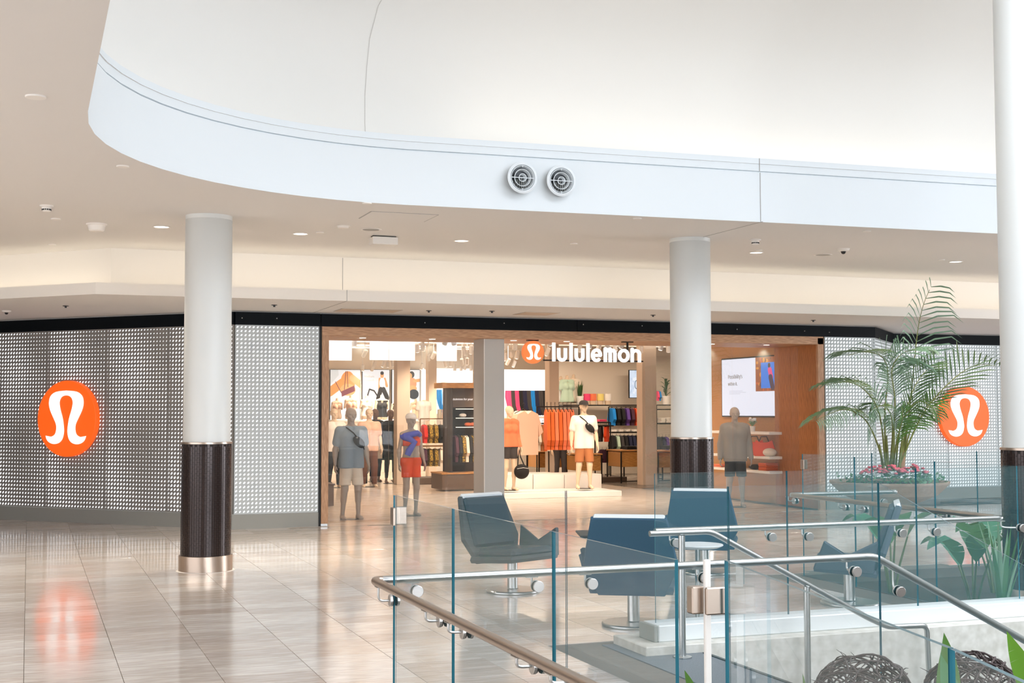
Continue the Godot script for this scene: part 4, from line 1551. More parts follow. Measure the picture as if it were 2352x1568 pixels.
func lounge_chair(label: String, at: Vector3, turn: float, shell: Material, pad: Material, tablet := false) -> Node3D:
	var t := thing("lounge_chair", label, "chair", at, turn, "swivel lounge chairs")
	# local: the sitter faces +z
	var st := sb()
	var b0 := Vector3(-0.34, 0.31, -0.24)
	var b1 := Vector3(0.34, 0.31, -0.24)
	var f0 := Vector3(-0.33, 0.35, 0.30)
	var f1 := Vector3(0.33, 0.35, 0.30)
	var t0 := Vector3(-0.30, 0.91, -0.44)
	var t1 := Vector3(0.30, 0.91, -0.44)
	slab(st, [b0, b1, f1, f0], 0.06)
	obj("seat_shell", st, shell, t)
	st = sb()
	slab(st, [Vector3(-0.27, 0.27, -0.21), Vector3(-0.385, 0.5, -0.30), t0, t1, Vector3(0.385, 0.5, -0.30), Vector3(0.27, 0.27, -0.21)], 0.055)
	obj("back_shell", st, shell, t)
	for s in [-1.0, 1.0]:
		st = sb()
		slab(st, [Vector3(0.33 * s, 0.32, -0.22), Vector3(0.33 * s, 0.35, 0.30), Vector3(0.44 * s, 0.60, 0.20), Vector3(0.38 * s, 0.46, 0.02), Vector3(0.40 * s, 0.60, -0.26)], 0.045)
	obj("wing", st, shell, t)
	st = sb()
	box(st, Vector3(0, 0.39, 0.04), Vector3(0.58, 0.08, 0.5), 0.03, Basis(Vector3.RIGHT, -0.06))
	obj("seat_cushion", st, pad, t)
	st = sb()
	box(st, Vector3(0, 0.66, -0.315), Vector3(0.56, 0.5, 0.06), 0.025, Basis(Vector3.RIGHT, -0.33))
	obj("back_cushion", st, pad, t)
	st = sb()
	slab(st, [Vector3(-0.29, 0.895, -0.43), Vector3(0.29, 0.895, -0.43), Vector3(0.28, 0.925, -0.42), Vector3(-0.28, 0.925, -0.42)], 0.05)
	obj("head_edge", st, mats.chair_pale, t)  # pale strip painted as a highlight along the top of the back
	st = sb()
	lathe(st, [Vector2(0.05, 0.02), Vector2(0.05, 0.32)], 24)
	obj("pedestal", st, mats.steel, t)
	st = sb()
	lathe(st, [Vector2(0.25, 0.0), Vector2(0.26, 0.006), Vector2(0.26, 0.02), Vector2(0.252, 0.026), Vector2(0.06, 0.03), Vector2(0.05, 0.036)], 40, Transform3D(), false)
	obj("base_disc", st, mats.steel, t)
	if tablet:
		st = sb()
		box(st, Vector3(0.3, 0.72, 0.14), Vector3(0.34, 0.022, 0.5), 0.008, Basis(Vector3.UP, 0.2))
		obj("tablet", st, mats.fixture_dark, t)
		st = sb()
		tube(st, [Vector3(0.36, 0.5, 0.05), Vector3(0.36, 0.69, 0.05)], 0.016, 12)
		obj("tablet_stem", st, mats.steel, t)
	return t

func build_seating():
	lounge_chair("navy swivel lounge chair left of the others, seen from the front side through the glass", Vector3(4.42, 0, -11.95), 0.45, mats.chair_shell, mats.leather_navy)
	lounge_chair("large blue swivel lounge chair with dark tablet arm, back turned, behind the glass", Vector3(4.66, 0, -9.75), PI - 0.52, mats.chair_blue, mats.leather_navy, true)
	lounge_chair("grey-blue swivel lounge chair in profile in front of the rear planting bed", Vector3(6.98, 0, -10.1), -2.2, mats.chair_grey, mats.chair_grey)
	lounge_chair("dark blue swivel lounge chair seen from behind beside the middle column", Vector3(6.85, 0, -12.55), PI - 0.6, mats.chair_blue, mats.leather_navy)
	var p := at_y(1602, 1250, 0.64)
	var t := thing("side_table", "small white round pedestal table beside the blue lounge chair", "table", Vector3(p.x, 0, p.z))
	var st := sb()
	lathe(st, [Vector2(0.0, 0.615), Vector2(0.17, 0.615), Vector2(0.21, 0.632), Vector2(0.212, 0.638), Vector2(0.208, 0.643), Vector2(0.0, 0.643)], 40, Transform3D(), false)
	obj("tabletop", st, mats.chair_pale, t)
	st = sb()
	lathe(st, [Vector2(0.022, 0.02), Vector2(0.022, 0.615)], 20)
	obj("pedestal", st, mats.steel, t)
	st = sb()
	lathe(st, [Vector2(0.17, 0.0), Vector2(0.17, 0.012), Vector2(0.03, 0.02)], 32, Transform3D(), false)
	obj("base", st, mats.steel, t)

# ---------------------------------------------------------------- mannequins
var figure := {}

func mir(p: Vector3) -> Vector3:
	return Vector3(-p.x, p.y, p.z)

func both(list: Array) -> Array:     # a limb and its mirror image
	var out := []
	for p in list:
		out.append(p)
		out.append([mir(p[0]), mir(p[1]), p[2], p[3]])
	return out

func torso(w: bool) -> Array:
	if w:
		return both([[Vector3(0.15, 1.40, -0.01), Vector3(0.06, 1.43, -0.01), 0.045, 0.05], [Vector3(0.075, 1.28, 0.0), Vector3(0.06, 1.12, 0.0), 0.085, 0.07], [Vector3(0.075, 1.27, 0.06), Vector3(0.07, 1.26, 0.065), 0.058, 0.05], [Vector3(0.06, 1.12, 0.0), Vector3(0.085, 0.92, -0.01), 0.07, 0.095], [Vector3(0.07, 0.9, -0.05), Vector3(0.075, 0.88, -0.05), 0.08, 0.08]]) + [[Vector3(0, 1.4, -0.02), Vector3(0, 1.54, -0.01), 0.05, 0.043]]
	return both([[Vector3(0.18, 1.46, -0.01), Vector3(0.06, 1.49, -0.01), 0.06, 0.06], [Vector3(0.1, 1.36, 0.015), Vector3(0.075, 1.14, 0.0), 0.115, 0.095], [Vector3(0.085, 1.37, 0.055), Vector3(0.07, 1.36, 0.06), 0.075, 0.07], [Vector3(0.075, 1.14, 0.0), Vector3(0.085, 0.95, -0.01), 0.095, 0.105], [Vector3(0.07, 0.93, -0.04), Vector3(0.075, 0.92, -0.04), 0.09, 0.09]]) + [[Vector3(0, 1.47, -0.02), Vector3(0, 1.62, -0.01), 0.065, 0.053]]

func legs(w: bool, step: float) -> Array:
	var out := []
	for s in [1.0, -1.0]:
		var f: float = step * s
		var hip := Vector3((0.085 if not w else 0.08) * s, 0.91 if not w else 0.87, -0.005)
		var knee := Vector3((0.11 if not w else 0.085) * s, 0.50 if not w else 0.48, 0.02 + f * 0.6)
		var ank := Vector3((0.125 if not w else 0.08) * s, 0.085, -0.03 + f)
		var k: float = 1.0 if not w else 0.88
		out.append([hip, knee, 0.092 * k, 0.058 * k])
		out.append([knee, ank, 0.056 * k, 0.034 * k])
		out.append([knee.lerp(ank, 0.15) + Vector3(0, 0, -0.02), knee.lerp(ank, 0.45) + Vector3(0, 0, -0.018), 0.046 * k, 0.042 * k])
		out.append([ank + Vector3(0, -0.045, -0.03), ank + Vector3(0.012 * s, -0.058, 0.1), 0.036 * k, 0.03 * k])
		out.append([ank + Vector3(0.012 * s, -0.06, 0.1), ank + Vector3(0.02 * s, -0.066, 0.16), 0.03 * k, 0.02 * k])
	return out

func arms(w: bool, bend_l: float, bend_r: float) -> Array:
	var out := []
	for s in [1.0, -1.0]:
		var b: float = bend_l if s > 0 else bend_r
		var sh := Vector3((0.205 if not w else 0.165) * s, 1.45 if not w else 1.39, -0.01)
		var el := Vector3((0.262 if not w else 0.21) * s, 1.15 if not w else 1.12, -0.04 + b * 0.02)
		var wr := Vector3((0.285 if not w else 0.235) * s, 0.90 if not w else 0.89, 0.02 + b * 0.1)
		var k: float = 1.0 if not w else 0.76
		out.append([sh, el, 0.054 * k, 0.041 * k])
		out.append([el, wr, 0.041 * k, 0.027 * k])
		out.append([el.lerp(wr, 0.12), el.lerp(wr, 0.4), 0.043 * k, 0.037 * k])
	return out

func add_hand(st: SurfaceTool, wr: Vector3, s: float, k: float):      # palm with four curled fingers and a thumb
	var p := []
	var down := Vector3(0.03 * s, -1, 0.16).normalized()
	var fwd := Vector3(0, 0.16, 1).normalized()
	var inn := Vector3(-s, 0, 0)
	for q in [-0.026, -0.009, 0.009, 0.025]:
		p.append([wr + fwd * q * 0.5 * k, wr + (down * 0.085 + fwd * q) * k, 0.016 * k, 0.0125 * k])
	var lens := [0.062, 0.078, 0.082, 0.07]
	for i in 4:
		var q: float = [-0.028, -0.0095, 0.0095, 0.028][i]
		var a := wr + (down * 0.085 + fwd * q) * k
		var b: Vector3 = a + (down * lens[i] * 0.5 + inn * 0.006) * k
		var c: Vector3 = b + (down * lens[i] * 0.42 + inn * 0.024) * k
		p.append([a, b, 0.0088 * k, 0.0082 * k])
		p.append([b, c, 0.0082 * k, 0.0066 * k])
	var t0 := wr + (down * 0.025 + fwd * 0.026) * k
	var t1 := t0 + (down * 0.035 + fwd * 0.03 + inn * 0.008) * k
	var t2 := t1 + (down * 0.034 + fwd * 0.008 + inn * 0.01) * k
	p.append([t0, t1, 0.013 * k, 0.011 * k])
	p.append([t1, t2, 0.0105 * k, 0.008 * k])
	net(st, p, 0.0048, 0.006)

func add_head(st: SurfaceTool, w: bool):
	var o := Vector3(0, 0.0 if not w else -0.085, 0.0)
	var p := [[Vector3(0, 1.755, -0.03), Vector3(0, 1.745, 0.005), 0.086, 0.084], [Vector3(0, 1.71, 0.02), Vector3(0, 1.645, 0.04), 0.072, 0.046], [Vector3(0, 1.728, 0.082), Vector3(0, 1.685, 0.106), 0.009, 0.014], [Vector3(-0.038, 1.735, 0.072), Vector3(0.038, 1.735, 0.072), 0.015, 0.015],
		[Vector3(-0.018, 1.655, 0.08), Vector3(0.018, 1.655, 0.08), 0.009, 0.009], [Vector3(0, 1.625, 0.06), Vector3(0, 1.624, 0.066), 0.022, 0.02], [Vector3(-0.045, 1.69, 0.05), Vector3(-0.03, 1.68, 0.06), 0.026, 0.024], [Vector3(0.045, 1.69, 0.05), Vector3(0.03, 1.68, 0.06), 0.026, 0.024],
		[Vector3(0, 1.66, -0.03), Vector3(0, 1.54, -0.02), 0.054, 0.055]]
	for s in [-1.0, 1.0]:
		p.append([Vector3(0.084 * s, 1.725, -0.012), Vector3(0.08 * s, 1.68, -0.002), 0.014, 0.009])
	var k := 0.94 if w else 1.0
	var q := []
	for e in p:
		q.append([e[0] * Vector3(k, 1, k) + o, e[1] * Vector3(k, 1, k) + o, e[2] * k, e[3] * k])
	net(st, q, 0.0065, 0.02)

func grown(list: Array, by: float) -> Array:
	var out := []
	for p in list:
		out.append([p[0], p[1], p[2] + by, p[3] + by])
	return out

func make_figures():
	for w in [false, true]:
		var key := "w" if w else "m"
		var tor := torso(w)
		var leg := legs(w, 0.05 if w else 0.035)
		var arm := arms(w, 0.3, 0.0)
		var st := sb()
		net(st, tor + leg + arm, 0.014, 0.035)
		add_head(st, w)
		for i in [1, 4]:
			var wr: Vector3 = arm[i][1]
			add_hand(st, wr, signf(wr.x), 0.95 if not w else 0.82)
		figure[key + "_body"] = done(st)
		# short-sleeved top
		st = sb()
		var sleeve := []
		for i in [0, 3]:
			var a: Vector3 = arm[i][0]
			var b: Vector3 = arm[i][1]
			sleeve.append([a, a.lerp(b, 0.62), 0.078 if not w else 0.055, 0.076 if not w else 0.056])
		var skirt := [[Vector3(0.085, 1.15, 0.0), Vector3(0.1, 0.86, 0.0), 0.115, 0.118], [Vector3(-0.085, 1.15, 0.0), Vector3(-0.1, 0.86, 0.0), 0.115, 0.118]]
		if w:
			skirt = [[Vector3(0.06, 1.12, 0.0), Vector3(0.08, 0.9, 0.0), 0.09, 0.105], [Vector3(-0.06, 1.12, 0.0), Vector3(-0.08, 0.9, 0.0), 0.09, 0.105]]
		var body: Array = grown(tor.slice(0, tor.size() - 1), 0.022)
		net(st, body + sleeve + skirt, 0.014, 0.03, 0.84 if not w else 0.86, 1.535 if not w else 1.465)
		figure[key + "_tee"] = done(st)
		# long-sleeved loose top
		st = sb()
		var long := []
		for i in [0, 1, 3, 4]:
			long.append([arm[i][0], arm[i][1], (0.074 if i % 3 == 0 else 0.062) * (1.0 if not w else 0.82), (0.062 if i % 3 == 0 else 0.046) * (1.0 if not w else 0.82)])
		net(st, grown(body, 0.005) + long + grown(skirt, 0.0), 0.014, 0.03, 0.84 if not w else 0.9, 1.56 if not w else 1.49)
		figure[key + "_jacket"] = done(st)
		# shorts, trousers, leggings, crop top
		st = sb()
		var th := [leg[0], leg[5]]
		var hips: Array = grown(tor.slice(tor.size() - 5, tor.size() - 1), 0.016)
		var flare := []
		for p in th:
			flare.append([p[0], p[1], p[2] + 0.014, p[3] + (0.026 if w else 0.034)])
		net(st, hips + flare, 0.013, 0.012, 0.56 if not w else 0.66, 1.02 if not w else 1.0)
		figure[key + "_shorts"] = done(st)
		st = sb()
		var tube_legs := []
		for i in [0, 1, 5, 6]:
			var p = leg[i]
			tube_legs.append([p[0], p[1], p[2] + (0.02 if i % 5 == 0 else 0.03), p[3] + 0.03])
		net(st, hips + tube_legs, 0.014, 0.02, 0.07, 1.02 if not w else 1.0)
		figure[key + "_trousers"] = done(st)
		st = sb()
		net(st, grown(leg, 0.007) + grown(tor.slice(tor.size() - 5, tor.size() - 1), 0.008), 0.013, 0.03, 0.13, 1.04 if not w else 1.03)
		figure[key + "_leggings"] = done(st)
		st = sb()
		net(st, grown(tor.slice(0, tor.size() - 1), 0.009), 0.013, 0.03, 1.2 if w else 1.0, 1.42 if w else 1.5)
		figure[key + "_crop"] = done(st)
		st = sb()
		net(st, grown(tor.slice(0, tor.size() - 1), 0.009), 0.013, 0.03, 0.93, 1.42 if w else 1.5)
		figure[key + "_tank"] = done(st)
		st = sb()
		net(st, tor + [[arm[0][0], arm[0][1].lerp(arm[0][0], 0.25), arm[0][2], arm[0][3]], [arm[3][0], arm[3][1].lerp(arm[3][0], 0.25), arm[3][2], arm[3][3]]], 0.014, 0.035, 0.84, 1.58)
		figure[key + "_bust"] = done(st)

func mannequin(label: String, at: Vector3, turn: float, tall: float, w: bool, skin: String, wear: Array) -> Node3D:
	var t := thing("mannequin", label, "mannequin", at, turn, "shop mannequins")
	var key := "w" if w else "m"
	var s := tall / (1.84 if not w else 1.755)
	t.scale = Vector3.ONE * s
	obj("body", figure[key + "_body"], mats[skin], t)
	for g in wear:
		obj(g[1], figure[key + "_" + g[0]], mats[g[2]], t)
	var st := sb()
	lathe(st, [Vector2(0.17, 0.0), Vector2(0.17, 0.006), Vector2(0.0, 0.007)], 32, Transform3D(Basis(), Vector3(0.0, 0, -0.02)), false)
	obj("stand_plate", st, mats.rack_metal, t)
	return t

func crossbody(t: Node3D, m: Material):
	var st := sb()
	tube(st, [Vector3(-0.13, 1.53, -0.02), Vector3(-0.1, 1.5, 0.1), Vector3(-0.02, 1.42, 0.178), Vector3(0.07, 1.31, 0.178), Vector3(0.16, 1.2, 0.14), Vector3(0.21, 1.15, 0.04)], 0.011, 8)
	obj("strap", st, m, t)
	st = sb()
	ell(st, Vector3(0.075, 1.27, 0.175), Vector3(0.125, 0.07, 0.045), 18, 10, Basis(Vector3.BACK, -0.75))
	obj("crossbody_bag", st, m, t)
	st = sb()
	ell(st, Vector3(0.03, 1.345, 0.205), Vector3(0.018, 0.012, 0.01), 10, 6)
	obj("zip_pull", st, mats.steel, t)

func cap(t: Node3D, w: bool, m: Material):
	var y := 1.755 - (0.085 if w else 0.0)
	var st := sb()
	var k := 0.95 if w else 1.0
	lathe(st, [Vector2(0.102 * k, 0.0), Vector2(0.1 * k, 0.035), Vector2(0.082 * k, 0.072), Vector2(0.045 * k, 0.094), Vector2(0.0, 0.1)], 28, Transform3D(Basis().scaled(Vector3(1, 1, 1.14)), Vector3(0, y, -0.012)))
	obj("cap_crown", st, m, t)
	st = sb()
	ell(st, Vector3(0, y + 0.004, 0.125 * k), Vector3(0.08 * k, 0.008, 0.085 * k), 20, 6, Basis(Vector3.RIGHT, 0.18))
	obj("cap_brim", st, m, t)

# ---------------------------------------------------------------- goods
func top_outline(sleeve: float) -> PackedVector2Array:
	return PackedVector2Array([Vector2(-0.07, 0.0), Vector2(-0.2, -0.05), Vector2(-0.3, -0.05 - sleeve * 0.9), Vector2(-0.22, -0.09 - sleeve), Vector2(-0.2, -0.2), Vector2(-0.2, -0.66), Vector2(0.2, -0.66), Vector2(0.2, -0.2), Vector2(0.22, -0.09 - sleeve), Vector2(0.3, -0.05 - sleeve * 0.9), Vector2(0.2, -0.05), Vector2(0.07, 0.0), Vector2(0.0, -0.05)])

func hung_top(label: String, at: Vector3, turn: float, s: float, m: Material, group: String, sleeve := 0.42, thick := 0.05) -> Node3D:
	var t := thing("hanging_garment", label, "garment", at, turn, group)
	t.scale = Vector3.ONE * s
	var st := sb()
	prism(st, top_outline(sleeve), -thick, thick)
	obj("garment_body", st, m, t)
	st = sb()
	tube(st, [Vector3(-0.18, -0.04, 0), Vector3(0, 0.03, 0), Vector3(0.18, -0.04, 0)], 0.008, 6)
	tube(st, [Vector3(0, 0.03, 0), Vector3(0, 0.07, 0), Vector3(0.02, 0.1, 0), Vector3(0.0, 0.12, 0), Vector3(-0.02, 0.1, 0)], 0.004, 6)
	obj("hanger", st, mats.rack_metal, t)
	return t

func rack(label: String, at: Vector3, turn: float, w: float, h: float, m: Material, shelves := []) -> Node3D:
	var t := thing("clothes_rack", label, "clothes rack", at, turn)
	for s in [-0.5, 0.5]:
		var st := sb()
		bar(st, Vector3(w * s, 0, 0), Vector3(w * s, h, 0), 0.025, 0.025, 0.003)
		bar(st, Vector3(w * s, 0.015, -0.25), Vector3(w * s, 0.015, 0.25), 0.025, 0.025, 0.003)
		obj("post", st, m, t)
	var st2 := sb()
	bar(st2, Vector3(-w * 0.5, h, 0), Vector3(w * 0.5, h, 0), 0.025, 0.025, 0.003)
	obj("rail", st2, m, t)
	for y in shelves:
		st2 = sb()
		box(st2, Vector3(0, y, 0), Vector3(w, 0.03, 0.4), 0.003)
		obj("shelf", st2, m, t)
	return t

func nth(i: int) -> String:
	return ["first", "second", "third", "fourth", "fifth", "sixth", "seventh", "eighth", "ninth", "tenth", "eleventh", "twelfth", "thirteenth", "fourteenth", "fifteenth", "sixteenth", "seventeenth", "eighteenth"][i]

func cname(k: String) -> String:
	return {"cloth_bluegrey": "blue-grey", "cloth_cream": "cream", "cloth_white": "white", "cloth_black": "black", "cloth_orange": "orange", "cloth_coral": "coral", "cloth_rust": "rust orange", "cloth_brown": "brown", "cloth_darkbrown": "dark brown", "cloth_grey": "grey", "cloth_greige": "greige", "cloth_blue": "bright blue", "cloth_purple": "purple", "cloth_navy": "navy", "cloth_pink": "pink", "cloth_red": "red", "cloth_violetblue": "violet", "cloth_blush": "blush", "cloth_mint": "mint", "cloth_yellow": "pale yellow", "cloth_gold": "gold", "cloth_plum": "plum", "cloth_charcoal": "charcoal", "cloth_mustard": "mustard", "cloth_olive": "olive", "cloth_floral": "yellow floral"}[k]

func hung_row(cols: Array, x0: float, x1: float, y: float, z: float, h_px: float, what: String, where: String, turn := PI * 0.5, sleeve := 0.42):    # garments side by side on one bar, measured in the photo
	for i in cols.size():
		var p := at_z(lerpf(x0, x1, (i + 0.5) / cols.size()), y, z)
		var s := h_px * seen(p).z / FOCAL / 0.66
		var gap := absf(at_z(x1, y, z).x - at_z(x0, y, z).x) / cols.size()
		hung_top("%s %s on %s, %s from left" % [cname(cols[i]), what, where, nth(i)], p, turn, s, mats[cols[i]], what + " on " + where, sleeve, minf(0.06, 0.4 * gap / s))

func leg_forms(cols: Array, x0: float, x1: float, y: float, z: float, h_px: float, where: String):
	for i in cols.size():
		var p := at_z(lerpf(x0, x1, (i + 0.5) / cols.size()), y, z)
		var s := h_px * seen(p).z / FOCAL
		var t := thing("leggings_form", "%s leggings form, %s from left %s" % [cname(cols[i]), nth(i), where], "leggings", p, 0.0, "leggings " + where)
		var st := sb()
		for q in [-1.0, 1.0]:
			tube(st, [Vector3(0.05 * q * s, 0, 0), Vector3(0.05 * q * s, -0.25 * s, 0.02 * s), Vector3((0.04 * q + 0.03) * s, -0.6 * s, 0.05 * s), Vector3((0.04 * q + 0.16) * s, -1.0 * s, 0.02 * s)], [0.085 * s, 0.1 * s, 0.068 * s, 0.045 * s], 8)
		obj("leg", st, mats[cols[i]], t)

func stack(label: String, p: Vector3, w: float, n: int, m: String, called := "folded_clothes"):
	var t := thing(called, label, "clothes stack", p)
	for i in n:
		var st := sb()
		box(st, Vector3(0.004 * ((i * 7) % 3), 0.028 * i + 0.014, 0), Vector3(w, 0.026, 0.28), 0.01)
		obj("folded_garment", st, mats[m], t)

func bust(label: String, x: float, y_top: float, y_bot: float, z: float, w: bool, top: String, cloth: String):
	var p := at_z(x, y_bot, z)
	var t := thing("bust_form", label, "bust form", p, 0.2, "bust forms on the high shelf")
	var s := (y_bot - y_top) * seen(p).z / FOCAL / (0.72 if w else 0.74)
	t.scale = Vector3.ONE * s
	var key := "w" if w else "m"
	obj("torso", figure[key + "_bust"], mats.mannequin_sand, t, Vector3(0, -0.84, 0))
	obj("garment", figure[key + "_" + top], mats[cloth], t, Vector3(0, -0.84, 0))

func table(label: String, a: Vector3, b: Vector3, h: float, depth: float, called := "display_table"):     # metal frame with a wooden box body, from a to b along its front
	var t := thing(called, label, "table", Vector3((a.x + b.x) * 0.5, 0, a.z))
	var w := absf(b.x - a.x)
	for sx in [-0.5, 0.5]:
		for sz in [0.0, -1.0]:
			var st := sb()
			bar(st, Vector3(w * sx, 0, depth * sz), Vector3(w * sx, h, depth * sz), 0.03, 0.03, 0.003)
			obj("leg", st, mats.rack_metal, t)
	var st2 := sb()
	box(st2, Vector3(0, h - 0.21, -depth * 0.5), Vector3(w - 0.03, 0.36, depth - 0.03), 0.006)
	obj("drawer_box", st2, mats.wood_store, t)
	st2 = sb()
	box(st2, Vector3(0, h, -depth * 0.5), Vector3(w + 0.04, 0.03, depth + 0.04), 0.004)
	obj("tabletop", st2, mats.wood_store, t)
	st2 = sb()
	for sz in [0.0, -1.0]:
		bar(st2, Vector3(-w * 0.5, 0.05, depth * sz), Vector3(w * 0.5, 0.05, depth * sz), 0.02, 0.02)
	obj("stretcher", st2, mats.rack_metal, t)

func shelf_unit(label: String, a: Vector3, b: Vector3, depth: float, ups: Array):      # a white board on slim uprights
	var t := thing("display_shelf", label, "shelf", Vector3((a.x + b.x) * 0.5, 0, a.z))
	var w := absf(b.x - a.x)
	var st := sb()
	box(st, Vector3(0, a.y - 0.025, 0), Vector3(w, 0.05, depth), 0.005)
	obj("board", st, mats.white_gloss, t)
	for u in ups:
		st = sb()
		box(st, Vector3(w * u, (a.y - 0.05) * 0.5, -depth * 0.3), Vector3(0.05, a.y - 0.05, 0.05), 0.004)
		obj("upright", st, mats.white_gloss, t)

# ---------------------------------------------------------------- the shop behind the window
func poster(label: String, x0: float, x1: float, y0: float, y1: float, z: float, which: int):
	var a := at_z(x0, y0, z)
	var b := at_z(x1, y1, z)
	var w := b.x - a.x
	var h := a.y - b.y
	var t := thing("poster", label, "poster", Vector3((a.x + b.x) * 0.5, (a.y + b.y) * 0.5, z), 0.0, "lit wall posters")
	var img := Image.create(256, 384, false, Image.FORMAT_RGB8)
	img.fill(C(238, 236, 236))
	var skin := C(240, 168, 104)
	var skin2 := C(246, 150, 70)
	if which == 0:
		blob(img, 150, 92, 62, 82, skin2)
		limb(img, 100, 100, -5, 170, 34, skin2)
		limb(img, 190, 62, 270, 118, 26, skin)
		blob(img, 150, 152, 66, 46, skin)
		quad(img, [Vector2(92, 165), Vector2(206, 118), Vector2(210, 162), Vector2(98, 205)], C(122, 44, 60))
		limb(img, 44, 92, 92, 172, 3, C(110, 40, 50))
		limb(img, 132, 12, 120, 150, 3, C(110, 40, 50))
		limb(img, 144, 12, 150, 130, 3, C(110, 40, 50))
		quad(img, [Vector2(0, 0), Vector2(66, 0), Vector2(70, 40), Vector2(0, 110)], C(222, 220, 216))
	elif which == 1:
		limb(img, 45, 205, 66, 148, 6, C(24, 22, 24))
		limb(img, 66, 148, 110, 160, 6, C(24, 22, 24))
		limb(img, 110, 160, 150, 208, 6, C(24, 22, 24))
		blob(img, 186, 40, 17, 24, skin)
		blob(img, 186, 24, 17, 14, C(40, 28, 26))
		limb(img, 164, 70, 158, 190, 11, skin)
		limb(img, 212, 70, 232, 122, 11, skin)
		blob(img, 188, 100, 28, 40, C(250, 250, 250))
		limb(img, 174, 150, 150, 220, 20, C(26, 24, 26))
		limb(img, 200, 150, 236, 214, 20, C(26, 24, 26))
	else:
		blob(img, 180, 36, 26, 26, C(40, 30, 28))
		blob(img, 166, 46, 18, 22, skin)
		blob(img, 186, 104, 40, 44, C(240, 150, 100))
		limb(img, 206, 84, 262, 78, 12, skin)
		blob(img, 192, 142, 36, 24, skin)
		blob(img, 200, 186, 46, 38, C(28, 34, 46))
	img.generate_mipmaps()
	var st := sb()
	box(st, Vector3(0, 0, -0.04), Vector3(w - 0.03, h, 0.08), 0.004)
	obj("lightbox", st, mats.fixture_dark, t)
	st = sb()
	face(st, w - 0.05, h - 0.02, 0.002)
	obj("print", st, picture("poster_%d" % which, img, 0.95), t)
	if which == 1:
		for q in [["Medium", 0.36], ["Support", 0.29]]:
			lettering(t, q[0], Vector3(-w * 0.42, h * q[1], 0.004), w * 0.34, mats.seam_grey)

func face(st: SurfaceTool, w: float, h: float, z: float):
	var p := [Vector3(-w * 0.5, -h * 0.5, z), Vector3(w * 0.5, -h * 0.5, z), Vector3(w * 0.5, h * 0.5, z), Vector3(-w * 0.5, h * 0.5, z)]
	var uv := [Vector2(0, 1), Vector2(1, 1), Vector2(1, 0), Vector2(0, 0)]
	for i in [0, 2, 1, 0, 3, 2]:
		st.set_uv(uv[i])
		st.add_vertex(p[i])

func picture(key: String, img: Image, energy: float) -> StandardMaterial3D:
	var m := mat(key, Color(0.5, 0.5, 0.5), 0.4)
	var tex := ImageTexture.create_from_image(img)
	m.albedo_texture = tex
	m.emission_enabled = true
	m.emission = Color.WHITE
	m.emission_operator = BaseMaterial3D.EMISSION_OP_MULTIPLY
	m.emission_texture = tex
	m.emission_energy_multiplier = energy / EXPOSURE
	return m

func blob(img: Image, cx: float, cy: float, rx: float, ry: float, c: Color):
	for y in range(maxi(0, int(cy - ry)), mini(img.get_height(), int(cy + ry) + 1)):
		var f := sqrt(maxf(0.0, 1.0 - pow((y - cy) / ry, 2.0))) * rx
		img.fill_rect(Rect2i(maxi(0, int(cx - f)), y, mini(img.get_width(), int(cx + f)) - maxi(0, int(cx - f)), 1), c)

func limb(img: Image, x0: float, y0: float, x1: float, y1: float, r: float, c: Color):
	var n := int(Vector2(x1 - x0, y1 - y0).length() / 2.0) + 1
	for i in n + 1:
		var x := lerpf(x0, x1, float(i) / n)
		var y := lerpf(y0, y1, float(i) / n)
		if x + r > 0 and x - r < img.get_width() and y + r > 0 and y - r < img.get_height():
			blob(img, x, y, r, r, c)

func quad(img: Image, p: Array, c: Color):
	for y in img.get_height():
		for x in img.get_width():
			if Geometry2D.is_point_in_polygon(Vector2(x, y), PackedVector2Array(p)):
				img.set_pixel(x, y, c)

func lettering(parent: Node, text: String, at: Vector3, w: float, m: Material, turn := 0.0):
	var tm := TextMesh.new()
	var f := SystemFont.new()
	f.font_names = PackedStringArray(["Droid Sans"])
	tm.font = f
	tm.text = text
	tm.font_size = 48
	tm.depth = 0.004
	tm.pixel_size = 0.002
	tm.horizontal_alignment = HORIZONTAL_ALIGNMENT_LEFT
	var b := tm.get_aabb()
	var o := obj("lettering", tm, m, parent, at)
	o.scale = Vector3(w / b.size.x, w / b.size.x, 1.0)
	o.rotation.y = turn

